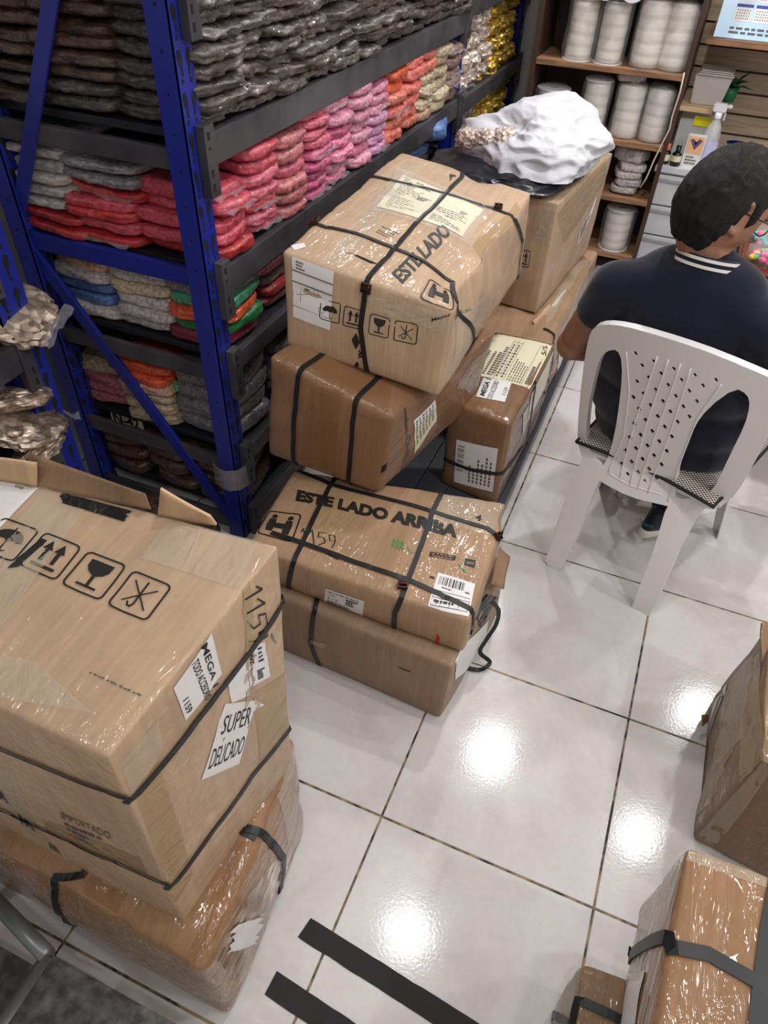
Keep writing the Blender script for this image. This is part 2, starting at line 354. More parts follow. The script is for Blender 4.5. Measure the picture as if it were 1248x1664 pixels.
class Carton:
    def __init__(s, label, T, B, mat, r=0.012, bulge=0.008, amp=0.004, seed=0, dents=(), group=None, name='cardboard_box'):
        s.T = [V(p) for p in T]; s.B = [V(p) for p in B]; s.r = r; s.bulge = bulge; s.amp = amp; s.seed = seed
        s.len = V((((s.T[1] - s.T[0]).length + (s.B[1] - s.B[0]).length) / 2, ((s.T[3] - s.T[0]).length + (s.B[3] - s.B[0]).length) / 2, ((s.T[0] - s.B[0]).length + (s.T[2] - s.B[2]).length) / 2))
        s.ri = V([min(0.45, r / l) for l in s.len])
        s.ax = [((s.T[1] - s.T[0]) + (s.T[2] - s.T[3]) + (s.B[1] - s.B[0]) + (s.B[2] - s.B[3])).normalized(), ((s.T[3] - s.T[0]) + (s.T[2] - s.T[1]) + (s.B[3] - s.B[0])).normalized(), ((s.T[0] - s.B[0]) + (s.T[1] - s.B[1]) + (s.T[2] - s.B[2])).normalized()]
        s.dents = [(s.tri(*c), rad, V(vec)) for c, rad, vec in dents]
        base = sum(s.B, V()) / 4
        s.e = empty(name, base, label, 'box', group); s.card = mat
        s.body(mat)
    def tri(s, u, v, w):
        b = s.B[0] * (1 - u) * (1 - v) + s.B[1] * u * (1 - v) + s.B[2] * u * v + s.B[3] * (1 - u) * v
        t = s.T[0] * (1 - u) * (1 - v) + s.T[1] * u * (1 - v) + s.T[2] * u * v + s.T[3] * (1 - u) * v
        return b * (1 - w) + t * w
    def surf(s, p, off=0.0):
        p = [min(1, max(0, x)) for x in p]
        q = [min(1 - s.ri[i], max(s.ri[i], p[i])) for i in range(3)]
        d = V([(p[i] - q[i]) * s.len[i] for i in range(3)]); n = d.normalized() if d.length > 1e-9 else V((0, 0, 1))
        w = s.tri(*[q[i] + n[i] * s.r / s.len[i] * (s.ri[i] * s.len[i] / s.r) for i in range(3)])
        nw = (s.ax[0] * n.x + s.ax[1] * n.y + s.ax[2] * n.z).normalized()
        f = [4 * x * (1 - x) for x in p]; i = max(range(3), key=lambda k: abs(n[k])); o = [k for k in range(3) if k != i]
        bz = s.bulge * f[o[0]] * f[o[1]] * abs(n[i])
        if i == 2 and n[2] < 0: bz = 0
        nz = noise.noise(w * 5 + V((s.seed, 0, 0))) * s.amp + noise.noise(w * 14 + V((s.seed, 3, 0))) * s.amp * 0.35 - max(0, 0.12 - abs(noise.noise(w * 7 + V((s.seed, 9, 0))))) * s.amp * 3.5
        if i == 2 and n[2] < 0: nz = 0
        w = w + nw * (bz + nz + off)
        for c, rad, vec in s.dents:
            k = (w - c).length / rad
            if k < 1: k = 1 - k; w = w + vec * (k * k * (3 - 2 * k))
        return w
    def body(s, mat):
        bm = bmesh.new(); uvl = bm.loops.layers.uv.new('UVMap')
        def lines(i):
            r = s.ri[i]; n = max(4, int(s.len[i] / 0.022)); return [0, r * 0.35, r] + [r + (1 - 2 * r) * k / n for k in range(1, n)] + [1 - r, 1 - r * 0.35, 1]
        for fk, (i, j) in {'T': (0, 1), 'F': (0, 2), 'R': (1, 2), 'K': (0, 2), 'L': (1, 2), 'D': (0, 1)}.items():
            A, B_ = lines(i), lines(j); g = [[bm.verts.new(s.surf(FM[fk](a, b))) for b in B_] for a in A]
            for x in range(len(A) - 1):
                for y in range(len(B_) - 1):
                    f = bm.faces.new((g[x][y], g[x + 1][y], g[x + 1][y + 1], g[x][y + 1])); f.smooth = True
                    for l, (a, b) in zip(f.loops, ((A[x], B_[y]), (A[x + 1], B_[y]), (A[x + 1], B_[y + 1]), (A[x], B_[y + 1]))): l[uvl].uv = (a * s.len[i], b * s.len[j])
        bmesh.ops.remove_doubles(bm, verts=bm.verts[:], dist=0.0003); recalc(bm)
        obj('carton', bm, mat, s.e)
    def st(s, fk, px, py):
        """panel coordinates of the point seen at a pixel"""
        d = ray(px, py); x = V((0.5, 0.5, 2.0))
        F = lambda x: s.tri(*FM[fk](x[0], x[1])) - (CAM + d * x[2])
        for _ in range(12):
            r = F(x); J = Matrix([[0] * 3] * 3); h = 1e-4
            for k in range(3):
                y = x.copy(); y[k] += h; c = (F(y) - r) / h
                for a in range(3): J[a][k] = c[a]
            try: x = x - J.inverted() @ r
            except Exception: break
        return x[0], x[1]
    def quad(s, fk, q): return [s.st(fk, *p) for p in q]       # TL TR BR BL of pixel corners
    def mapped(s, fk, st4, vs, fs, mat, name, off, parent=None, label=None):
        TL, TR, BR, BL = st4; out = []
        for x, y in vs:
            a = [(BL[k] * (1 - x) + BR[k] * x) * (1 - y) + (TL[k] * (1 - x) + TR[k] * x) * y for k in (0, 1)]
            out.append(s.surf(FM[fk](*a), off))
        o = obj(name, fromdata(out, fs), mat, parent or s.e)
        if label: o['label'] = label
        return o
    def sheet(s, fk, q, mat, name='label', off=0.0012, n=10, label=None, raw=False, jag=0, thick=0.0006):
        st4 = q if raw else s.quad(fk, q); vs = []; fs = []; rr = random.Random(len(COL.objects))
        for j in range(n + 1):
            for i in range(n + 1):
                x, y = i / n, j / n
                if jag and i in (0, n): x += rr.uniform(-jag, jag)
                vs.append((x, y))
        fs = [[j * (n + 1) + i, j * (n + 1) + i + 1, (j + 1) * (n + 1) + i + 1, (j + 1) * (n + 1) + i] for j in range(n) for i in range(n)]
        o = s.mapped(fk, st4, vs, fs, mat, name, off, label=label)
        for p in o.data.polygons: p.use_smooth = True
        return o, st4
    def draw(s, fk, q, pic, mat=None, name='printed_mark', off=0.0014, raw=False, parent=None):
        st4 = q if raw else s.quad(fk, q); return s.mapped(fk, st4, pic.v, pic.f, mat or M['ink'], name, off, parent)
    def text(s, fk, q, t, mat=None, bold=0.012, name='lettering', off=0.0014, parent=None):
        vs, fs = textdata(t, bold); return s.mapped(fk, s.quad(fk, q), vs, fs, mat or M['ink'], name, off, parent)
    def onlabel(s, fk, lab, pic, mat=None, name='printing', off=0.0006):
        """print on a label sheet, coordinates relative to the sheet"""
        o, st4 = lab; return s.mapped(fk, st4, pic.v, pic.f, mat or M['ink'], name, 0.0018, o)
    def path(s, pts):
        out = []
        for p in pts:
            if isinstance(p[0], str):
                f = p[0]; a, b = s.st(f[0], p[1], p[2]); c = list(FM[f[0]](a, b))
                for ch in f[1:]: k, v = SNAP[ch]; c[k] = v
                out.append(c)
            else: out.append(list(p))
        return out
    def strap(s, pts, w=0.0125, mat=None, name='strap', off=0.0028, label=None):
        pp = s.path(pts); dense = []
        for a, b in zip(pp, pp[1:]):
            n = max(3, int(sum(((b[k] - a[k]) * s.len[k]) ** 2 for k in range(3)) ** 0.5 / 0.012))
            for i in range(n): dense.append([a[k] + (b[k] - a[k]) * i / n for k in range(3)])
        dense.append(pp[-1])
        P0 = [s.surf(p, off) for p in dense]; P1 = [s.surf(p, off + 0.0012) for p in dense]; bm = bmesh.new(); rings = []
        for i, p in enumerate(P0):
            t = (P0[min(i + 1, len(P0) - 1)] - P0[max(i - 1, 0)]).normalized(); n = (P1[i] - p).normalized(); l = t.cross(n).normalized() * (w / 2)
            rings.append([bm.verts.new(x) for x in (p - l, p + l, P1[i] + l, P1[i] - l)])
        for a, b in zip(rings, rings[1:]):
            for k in range(4): bm.faces.new((a[k], a[(k + 1) % 4], b[(k + 1) % 4], b[k]))
        bm.faces.new(rings[0]); bm.faces.new(rings[-1])
        return obj(name, recalc(bm), mat or M['strap'], s.e)
    def buckle(s, f, px, py, toward, size=0.024, parent=None):
        a, b = s.st(f, px, py); c = FM[f](a, b); a2, b2 = s.st(f, *toward); c2 = FM[f](a2, b2)
        p = s.surf(c, 0.004); n = (s.surf(c, 0.006) - p).normalized(); t = (s.surf(c2, 0.004) - p); t = (t - n * t.dot(n)).normalized(); l = n.cross(t)
        Mx = Matrix((tuple(t) + (0,), tuple(l) + (0,), tuple(n) + (0,), (0, 0, 0, 1))).transposed(); Mx.translation = p
        bm = bmesh.new(); h = size
        for lo, hi in (((-h * 0.6, -h * 0.5, 0), (-h * 0.4, h * 0.5, 0.007)), ((h * 0.4, -h * 0.5, 0), (h * 0.6, h * 0.5, 0.007)), ((-h * 0.6, -h * 0.62, 0), (h * 0.6, -h * 0.45, 0.008)), ((-h * 0.6, h * 0.45, 0), (h * 0.6, h * 0.62, 0.008)), ((-h * 0.12, -h * 0.5, 0.001), (h * 0.12, h * 0.5, 0.01))): bx(bm, lo, hi, Mx)
        return obj('buckle', recalc(bm), M['buckle'], s.e)
def flap(e, pts, mat, name='flap', th=0.004, seed=0, n=6, curl=0.0):
    """a bent cardboard flap: quad of four world points, subdivided, with thickness"""
    a, b, c, d = [V(p) for p in pts]; nn = (b - a).cross(d - a).normalized(); bm = bmesh.new(); uvl = bm.loops.layers.uv.new('UVMap'); g = []
    for i in range(n + 1):
        row = []
        for j in range(n + 1):
            u, v = i / n, j / n; p = (a * (1 - u) + b * u) * (1 - v) + (d * (1 - u) + c * u) * v
            row.append(p + nn * (noise.noise(p * 11 + V((seed, 0, 0))) * 0.006 + curl * v * v))
        g.append(row)
    for o, fl_ in ((th / 2, 0), (-th / 2, 1)):
        vs = [[bm.verts.new(p + nn * o) for p in row] for row in g]
        for i in range(n):
            for j in range(n):
                q = (vs[i][j], vs[i + 1][j], vs[i + 1][j + 1], vs[i][j + 1]); f = bm.faces.new(q if not fl_ else q[::-1]); f.smooth = True
                for l in f.loops: l[uvl].uv = (l.vert.co.x * 1.0, l.vert.co.z)
        if o > 0: top = vs
        else: bot = vs
    def edge(seqa, seqb):
        for k in range(len(seqa) - 1): bm.faces.new((seqa[k], seqa[k + 1], seqb[k + 1], seqb[k]))
    edge([r[0] for r in top], [r[0] for r in bot]); edge([r[-1] for r in top], [r[-1] for r in bot]); edge(top[0], bot[0]); edge(top[-1], bot[-1])
    return obj(name, recalc(bm), mat, e)
def drop(p, z): return V((p[0], p[1], z))

# ---- lower left stack -------------------------------------------------------
b1 = at(375, 1652, 0); b2 = at(496, 1345, 0); b0 = at(-10, 1425, 0); b3 = V((b0.x - 0.03, b2.y + 0.0, 0))
t1 = hv(329, 1579, b1); t2 = hv(484, 1195, b2); t0 = V((b0.x, b0.y + 0.01, t1.z - 0.0)); t3 = V((b3.x, b3.y, t2.z - 0.03))
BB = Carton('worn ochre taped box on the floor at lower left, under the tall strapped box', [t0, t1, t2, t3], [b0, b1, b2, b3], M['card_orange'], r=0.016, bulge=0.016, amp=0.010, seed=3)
BB.strap([(0.1, 0, 0.0), ('FD', 208, 1612), ('F', 167, 1577), ('F', 137, 1535), ('F', 115, 1485), ('FT', 113, 1462), ('T', 135, 1423), ('T', 152, 1392)][1:], 0.013)
BB.strap([('TR', 388, 1348), ('T', 372, 1346), ('T', 250, 1330)][::-1], 0.013)
BB.strap([('T', 385, 1347), ('TR', 425, 1353), ('R', 447, 1390), ('R', 459, 1485)], 0.014)
BB.buckle('T', 388, 1348, (425, 1353), 0.02)
BB.sheet('R', [(392, 1450), (425, 1400), (440, 1520), (382, 1600)], M['tape_grey'], 'tape_patch', 0.002, jag=0.03)
BB.sheet('R', [(372, 1500), (420, 1480), (410, 1530), (365, 1545)], M['paper'], 'torn_label', 0.0025, jag=0.12)
BB.sheet('R', [(448, 1260), (490, 1180), (494, 1330), (455, 1420)], M['tape_grey'], 'tape_patch', 0.002, jag=0.03)
BB.sheet('T', [(150, 1420), (215, 1440), (170, 1520), (110, 1480)], M['tape_brown'], 'tape_patch', 0.0016)
BB.sheet('T', [(385, 1370), (420, 1365), (352, 1560), (300, 1565)], M['tape_brown'], 'tape_patch', 0.0016, jag=0.05)
BB.sheet('F', [(60, 1440), (130, 1480), (150, 1560), (80, 1500)], M['tape'], 'tape_patch', 0.0016)

a1 = at(300, 1500, 0.335); a2 = at(475, 1238, 0.40); at1 = hv(175, 1232, a1); at2 = hv(453, 886, a2)
dx = (at(-60, 1122, at1.z) - at1); dx.z = 0; dx = dx.normalized() * 0.62
dk = (at(0, 768, at2.z) - at2); dk.z = 0; dk = dk.normalized() * 0.62
AB = Carton('tall tan box strapped twice with white super delicado sticker, at lower left', [at1 + dx, at1, at2, at2 + dk], [a1 + dx, a1, a2, a2 + dk], M['card_big'], r=0.005, bulge=0.006, amp=0.0035, seed=8)
A = AB
lb = A.sheet('T', [(-60, 748), (66, 792), (0, 866), (-110, 826)], M['paper'], 'paper_label')
p = Pic(); fine(p, 0.05, 0.86, 0.7, 0.93, 1, 4); fine(p, 0.76, 0.8, 0.97, 0.96, 2, 5, 0.7); p.text('ATORA', 0.6, 0.42, 0.74, 0.52); p.text('JA', 0.6, 0.26, 0.66, 0.35); fine(p, 0.2, 0.42, 0.55, 0.52, 1, 6); A.onlabel('T', lb, p, M['ink_soft'])
A.sheet('T', [(102, 803), (214, 832), (200, 850), (100, 820)], M['tape_black'], 'black_tape', 0.002, jag=0.04, label='glossy black tape strip')
A.draw('T', [(8, 846), (66, 868), (24, 920), (-36, 896)], icon('umbrella'))
A.draw('T', [(76, 871), (134, 894), (92, 948), (34, 924)], icon('arrows'))
A.draw('T', [(146, 900), (206, 922), (164, 980), (102, 953)], icon('glass'))
A.draw('T', [(218, 931), (280, 956), (238, 1012), (176, 986)], icon('hook'))
p = Pic()
for k in range(7): p.line([(0.05 + k * 0.1, 0.05), (0.45 + k * 0.07, 0.95)], 0.09)
p.line([(0.05, 0.1), (0.3, 0.4), (0.1, 0.3), (0.6, 0.9), (0.4, 0.3), (0.9, 0.8)], 0.08); A.draw('T', [(62, 876), (82, 884), (40, 928), (14, 932)], p, name='marker_scribble')
p = Pic()
for k in range(12): p.rect(k / 12, 0.3, k / 12 + 0.04 + 0.02 * (k % 3), 0.5 + 0.1 * (k % 2))
A.draw('T', [(148, 1090), (232, 1126), (228, 1136), (146, 1100)], p, M['ink_soft'])
A.sheet('T', [(-30, 1060), (60, 1080), (150, 1160), (-30, 1130)], M['tape_grey'], 'tape_patch', 0.0012)
A.sheet('T', [(60, 800), (150, 815), (-20, 1060), (-60, 1010)], M['tape_grey'], 'tape_patch', 0.0014, label='wide clear tape strip')
A.sheet('T', [(270, 850), (420, 880), (390, 960), (230, 910)], M['tape_grey'], 'tape_patch', 0.0014)
A.sheet('R', [(392, 905), (406, 900), (408, 1130), (394, 1150)], M['tape'], 'tape_strip', 0.0014, jag=0.2)
A.sheet('R', [(408, 1125), (470, 1090), (474, 1180), (420, 1245)], M['tape'], 'tape_patch', 0.0013)
A.sheet('R', [(217, 1290), (255, 1235), (312, 1420), (285, 1470)], M['tape'], 'tape_patch', 0.0013)
A.sheet('R', [(195, 1240), (255, 1170), (262, 1215), (214, 1290)], M['tape_grey'], 'tape_patch', 0.0013)
A.sheet('F', [(-10, 1240), (25, 1248), (80, 1370), (40, 1350)], M['tape_grey'], 'tape_patch', 0.0013)
A.sheet('F', [(75, 1325), (230, 1395), (240, 1420), (80, 1350)], M['tape'], 'tape_patch', 0.0013)
lb = A.sheet('R', [(342, 1028), (356, 1094), (298, 1170), (281, 1118)], M['paper'], 'white_label')
A.text('R', [(334, 1042), (351, 1110), (341, 1116), (324, 1051)], 'MEGA 1', parent=lb[0], off=0.0018)
A.text('R', [(319, 1068), (338, 1129), (328, 1138), (308, 1078)], 'TODO ACCESORIO', parent=lb[0], off=0.0018)
A.text('R', [(302, 1130), (308, 1150), (299, 1160), (293, 1138)], '1159', parent=lb[0], off=0.0018)
lb = A.sheet('R', [(395, 1053), (426, 1041), (436, 1098), (402, 1116)], M['paper'], 'courier_label')
p = Pic(); p.text('CAJA', 0.25, 0.72, 0.45, 0.8)
fine(p, 0.55, 0.5, 0.9, 0.95, 4, 3); fine(p, 0.1, 0.05, 0.25, 0.9, 14, 4); fine(p, 0.4, 0.08, 0.85, 0.35, 5, 5, 0.8); A.onlabel('R', lb, p)
A.text('R', [(404, 1060), (408, 1076), (402, 1079), (398, 1062)], '7/7', parent=lb[0], off=0.0019)
A.sheet('R', [(364, 1102), (396, 1072), (402, 1128), (371, 1140)], M['paper'], 'torn_white_label')
lb = A.sheet('R', [(361, 1142), (413, 1136), (383, 1239), (320, 1265)], M['paper'], 'delicate_sticker', label='white sticker reading super delicado')
A.text('R', [(361, 1161), (406, 1145), (400, 1175), (352, 1193)], 'SUPER', bold=0.0, parent=lb[0], off=0.0018)
A.text('R', [(340, 1214), (395, 1193), (386, 1222), (330, 1248)], 'DELICADO', bold=0.0, parent=lb[0], off=0.0018)
p = Pic(); p.poly([(0, 0), (1, 0.6), (0.2, 1)]); A.draw('R', [(405, 1134), (426, 1136), (426, 1156), (405, 1156)], p, M['paper'], 'label_corner', 0.0013)
p = Pic(); p.line([(0.0, 0.35), (0.02, 0.62), (0.24, 0.6)][::-1], 0.05); 
p = Pic(); p.line([(0.02, 0.62), (0.1, 0.86), (0.14, 0.1)], 0.035); p.line([(0.22, 0.6), (0.34, 0.88), (0.38, 0.1)], 0.035)
p.line([(0.72, 0.9), (0.52, 0.86), (0.5, 0.55), (0.66, 0.6), (0.7, 0.3), (0.52, 0.08)], 0.035); p.line([(0.95, 0.55), (0.82, 0.5), (0.8, 0.85), (0.94, 0.88), (0.97, 0.5), (0.9, 0.08)], 0.035)
HAND = p
A.draw('R', [(428, 944), (436, 1035), (396, 1050), (391, 962)], HAND, name='handwriting')
p = Pic(); fine(p, 0, 0, 1, 1, 2, 9, 0.6); A.draw('R', [(441, 1028), (449, 1050), (444, 1053), (437, 1030)], p, M['ink_soft'])
p = Pic(); p.text('IMPORTADO', 0.0, 0.62, 1, 0.85); fine(p, 0, 0.05, 0.95, 0.55, 3, 5); A.draw('F', [(98, 1306), (178, 1342), (190, 1392), (116, 1356)], p, M['ink_soft'])
p = Pic(); p.line([(0.1, 0.2), (0.3, 0.9), (0.5, 0.2), (0.7, 0.8), (0.9, 0.1)], 0.15); p.rect(0.2, 0.35, 0.8, 0.5)
A.draw('F', [(-8, 1262), (14, 1278), (22, 1300), (-2, 1288)], p); A.draw('F', [(28, 1312), (50, 1324), (62, 1348), (40, 1336)], p); A.draw('F', [(76, 1364), (92, 1372), (100, 1388), (84, 1380)], p, M['ink_soft'])
A.strap([('F', -30, 1197), ('FR', 212, 1301), ('RF', 212, 1301), ('R', 276, 1220), ('RK', 464, 972), ('KR', 464, 972), (0.5, 1, 0.5), (0, 1, 0.5)], 0.013)
A.strap([('F', -30, 1292), ('FR', 277, 1440), ('RF', 277, 1440), ('R', 404, 1260), ('RK', 474, 1178), (0.5, 1, 0.1), (0, 1, 0.1)], 0.013)
# open flaps standing behind the tall box
flap(A.e, [at(40, 790, at2.z), at(246, 828, at2.z), at(236, 802, at2.z + 0.03), at(46, 735, at2.z + 0.03)], M['card_dark'], 'flap', seed=1)
flap(A.e, [at(258, 838, at2.z - 0.01), at(352, 852, at2.z - 0.01), at(342, 838, at2.z + 0.01), at(262, 792, at2.z + 0.05)], M['card'], 'flap', seed=2)
flap(A.e, [at(-20, 775, at2.z), at(60, 790, at2.z), at(60, 752, at2.z + 0.04), at(-20, 742, at2.z + 0.04)], M['card'], 'flap', seed=3)
A.sheet('T', [(-20, 770), (150, 795), (148, 812), (-20, 790)], M['tape_grey'], 'tape_patch', 0.002, jag=0.05)
A.sheet('T', [(200, 808), (420, 868), (430, 885), (200, 828)], M['tape_grey'], 'tape_patch', 0.002, jag=0.05)

# ---- middle stack -----------------------------------------------------------
zt = 0.243
f1 = at(715, 1170, 0); f0 = f1 + (at(470, 1062, 0) - f1) * 1.2; bd = (at(766, 1074, 0) - f1).normalized() * 0.4
C0 = Carton('plain tan box on the floor, under the box reading este lado arriba', [drop(f0, zt), drop(f1 + V((0.01, 0, 0)), zt), drop(f1 + bd, zt), drop(f0 + bd, zt)], [f0, f1, f1 + bd, f0 + bd], M['card_dull'], r=0.012, bulge=0.008, amp=0.005, seed=12)
C0.strap([('FD', 519, 1085), ('F', 507, 1040), ('FT', 511, 1000), (0.2, 0.5, 1)], 0.013)
p = Pic(); p.rect(0, 0.3, 1, 0.7); C0.draw('F', [(649, 1080), (668, 1088), (668, 1092), (649, 1084)], p, name='pen_mark')
C0.sheet('F', [(502, 1035), (535, 1042), (530, 1050), (505, 1040)], M['tape_grey'], 'tape_scrap', 0.004, jag=0.1)
C0.sheet('R', [(742, 1065), (790, 1005), (782, 1060), (738, 1105)], M['paper'], 'white_label', 0.0015)
c = [at(398, 886, 0.36), at(763, 1008, 0.36), at(828, 816, 0.36), at(477, 764, 0.36)]; zb = 0.247
fb = at(753, 1063, zb)
C1 = Carton('tan box reading este lado arriba with crossed black straps, middle of the floor', c, [drop(c[0], zb), fb, drop(c[2], zb), drop(c[3], zb)], M['card_c'], r=0.011, bulge=0.006, amp=0.004, seed=21,
            dents=[((1, 0.9, 0.6), 0.09, (-0.02, 0.0, -0.01)), ((1, 0.4, 0.1), 0.07, (-0.015, 0, 0.0))])
C1.text('T', [(484, 797), (746, 856), (742, 877), (480, 815)], 'ESTE LADO ARRIBA', bold=0.06)
C1.draw('T', [(437, 830), (490, 838), (474, 882), (417, 864)], icon('lift'))
C1.text('T', [(774, 835), (784, 838), (781, 849), (771, 845)], '4', bold=0.02)
p = Pic(); p.v = HAND.v; p.f = HAND.f; C1.draw('T', [(487, 856), (548, 872), (545, 895), (489, 884)], HAND, name='handwriting')
p = Pic(); p.line([(0, 0.8), (0.5, 0.6), (1, 0.2)], 0.2); C1.draw('T', [(512, 890), (548, 904), (548, 912), (512, 900)], p, name='pen_mark')
p = Pic()
for k in range(3): p.line([(0.02 + k * 0.13, 0.1), (0.04 + k * 0.13, 0.9), (0.11 + k * 0.13, 0.6), (0.05 + k * 0.13, 0.45), (0.12 + k * 0.13, 0.15)], 0.03)
p.line([(0.5, 0.5), (0.6, 0.15), (0.75, 0.2), (0.95, 0.6)], 0.03); C1.draw('T', [(638, 876), (690, 890), (686, 908), (635, 894)], p, M['ink_green'], 'green_pen_writing')
p = Pic(); rrect(p, 0.12)
for k in range(5): p.line([(0.1 + k * 0.17, 0.3), (0.2 + k * 0.17, 0.75), (0.25 + k * 0.17, 0.3)], 0.07)
C1.draw('T', [(701, 899), (739, 906), (737, 913), (699, 906)], p, name='scribbled_mark')
p = Pic(); p.rect(0, 0, 1, 1); C1.draw('T', [(756, 909), (773, 912), (771, 924), (754, 920)], p, name='black_logo_square')
C1.text('T', [(759, 913), (770, 915), (768, 921), (757, 918)], 'gel', M['card_c'], off=0.0018)
p = Pic(); p.rect(0, 0, 1, 1); C1.draw('T', [(698, 938), (706, 940), (706, 943), (698, 941)], p, name='black_dash')
p = Pic(); p.line([(0.1, 0.9), (0.5, 0.3), (0.9, 0.1), (0.6, 0.5)], 0.1); C1.draw('T', [(743, 918), (762, 922), (758, 934), (745, 930)], p, M['ink_green'], 'green_pen_mark')
lb = C1.sheet('T', [(712, 932), (772, 950), (761, 1002), (694, 988)], M['paper'], 'barcode_label', label='white barcode label')
p = Pic(); barcode(p, 0.08, 0.68, 0.75, 0.92, 4); fine(p, 0.2, 0.58, 0.6, 0.64, 1, 3)
for y in (0.1, 0.3, 0.4, 0.5): p.line([(0.05, y), (0.95, y)], 0.012)
for x in (0.05, 0.28, 0.5, 0.72, 0.95): p.line([(x, 0.1), (x, 0.42)], 0.01)
fine(p, 0.1, 0.15, 0.9, 0.28, 1, 8, 0.5); fine(p, 0.8, 0.6, 0.95, 0.7, 1, 9); C1.onlabel('T', lb, p)
lb = C1.sheet('F', [(531, 953), (594, 973), (588, 1011), (525, 988)], M['paper'], 'courier_label')
p = Pic(); p.text('CAJA', 0.08, 0.74, 0.28, 0.84); p.text('7 / 7', 0.08, 0.54, 0.34, 0.68); fine(p, 0.05, 0.88, 0.9, 0.94, 1, 2); fine(p, 0.55, 0.55, 0.92, 0.85, 3, 5, 0.7); fine(p, 0.08, 0.18, 0.9, 0.5, 5, 7)
C1.onlabel('F', lb, p)
p = Pic(); p.line([(0.2, 0.0), (0.8, 0.2), (0.2, 0.35), (0.8, 0.5), (0.2, 0.65), (0.8, 0.8), (0.3, 1)], 0.22); C1.draw('F', [(708, 1030), (716, 1032), (714, 1053), (706, 1050)], p, M['ink_red'], 'red_pen_mark')
C1.strap([('FT', 402, 880), ('T', 441, 866), ('T', 490, 884), ('T', 575, 915), ('T', 661, 944), ('T', 763, 990), ('TR', 768, 994), ('R', 764, 1030)][1:], 0.014)
C1.strap([('TK', 469, 778), ('T', 540, 790), ('T', 604, 806), ('T', 702, 834), ('T', 792, 860), ('TR', 812, 872), ('R', 815, 900)], 0.013)
C1.strap([('TK', 548, 772), ('T', 536, 792), ('T', 515, 835), ('T', 492, 884), ('TF', 472, 922), ('F', 469, 950), ('FD', 474, 986)], 0.013)
C1.strap([('TK', 728, 786), ('T', 721, 796), ('T', 703, 834), ('T', 686, 885), ('TF', 655, 966), ('F', 644, 990), ('FD', 640, 1030)], 0.013)
C1.buckle('T', 654, 955, (645, 990), 0.02); C1.buckle('T', 810, 872, (790, 860), 0.018)
C1.sheet('T', [(720, 790), (826, 818), (800, 870), (700, 850)], M['tape_grey'], 'tape_patch', 0.0013)
C1.sheet('T', [(540, 790), (600, 800), (560, 890), (500, 870)], M['tape'], 'tape_patch', 0.001)
C1.sheet('R', [(766, 1000), (812, 880), (815, 940), (758, 1050)], M['tape_grey'], 'tape_patch', 0.0018, jag=0.05)
flap(C1.e, [at(812, 890, 0.31), at(800, 950, 0.30), at(812, 958, 0.27), at(822, 905, 0.27)], M['card_dark'], 'torn_flap', seed=5, curl=0.01)
flap(C1.e, [at(790, 965, 0.26), at(772, 1000, 0.26), at(783, 1020, 0.2), at(808, 970, 0.2)], M['tape_black'], 'black_tape', seed=6)
bm = bmesh.new(); pts = [at(*p, z) for p, z in (((800, 978), 0.25), ((810, 992), 0.2), ((806, 1015), 0.14), ((790, 1040), 0.09), ((780, 1060), 0.05), ((796, 1076), 0.02), ((782, 1088), 0.01), ((760, 1086), 0.006))]
def cr_(p, n=6):
    o = []
    for i in range(len(p) - 1):
        a, b, c, d = p[max(i - 1, 0)], p[i], p[i + 1], p[min(i + 2, len(p) - 1)]
        for k in range(n): t = k / n; o.append(0.5 * ((2 * b) + (c - a) * t + (2 * a - 5 * b + 4 * c - d) * t * t + (3 * b - a - 3 * c + d) * t ** 3))
    return o + [p[-1]]
rg = []; pts = cr_(pts)
for i, p in enumerate(pts):
    t = (pts[min(i + 1, len(pts) - 1)] - pts[max(i - 1, 0)]).normalized(); l = V((0.75, 0.5, 0.2)); l = (l - t * l.dot(t)).normalized() * 0.006; n_ = t.cross(l).normalized() * 0.0008
    rg.append([bm.verts.new(x) for x in (p - l - n_, p + l - n_, p + l + n_, p - l + n_)])
for a, b in zip(rg, rg[1:]):
    for k in range(4): bm.faces.new((a[k], a[(k + 1) % 4], b[(k + 1) % 4], b[k]))
obj('loose_strap_end', recalc(bm), M['strap'], C0.e)

g1 = at(612, 803, 0.368); g0 = at(435, 740, 0.43); gd = V((0.06, 0.5, 0))
h1 = hv(641, 679, g1); h0 = hv(435, 577, g0); h2 = at(806, 540, h1.z + 0.0); hd = h2 - h1
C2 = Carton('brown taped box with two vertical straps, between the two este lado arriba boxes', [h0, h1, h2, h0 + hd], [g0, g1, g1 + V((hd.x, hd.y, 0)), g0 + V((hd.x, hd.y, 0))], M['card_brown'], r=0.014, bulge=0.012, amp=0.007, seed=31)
C2.strap([(0.28, 1, 1), ('T', 518, 583), ('TF', 496, 597), ('F', 484, 655), ('FD', 478, 757), (0.2, 1, 0)], 0.014)
C2.strap([('T', 640, 600), ('T', 612, 618), ('TF', 588, 642), ('F', 576, 712), ('FD', 567, 790), (0.75, 1, 0)], 0.014)
lb = C2.sheet('R', [(668, 682), (703, 648), (702, 682), (666, 735)], M['paper_y'], 'printed_label')
p = Pic()
for k in range(6): fine(p, 0.06 + k * 0.15, 0.25, 0.16 + k * 0.15, 0.95, 9, k, 0.6)
C2.onlabel('R', lb, p)
C2.sheet('R', [(668, 682), (703, 648), (703, 660), (668, 696)], M['paper'], 'printed_label', 0.0016)
p = Pic(); fine(p, 0.1, 0.05, 0.9, 0.95, 12, 5, 0.55); C2.draw('R', [(657, 664), (665, 656), (660, 690), (654, 712)], p); 
p = Pic(); p.text('MADE IN CHINA', 0, 0, 1, 1); C2.draw('R', [(655, 764 - 62), (660, 700), (660, 700), (655, 702)], p) if False else None
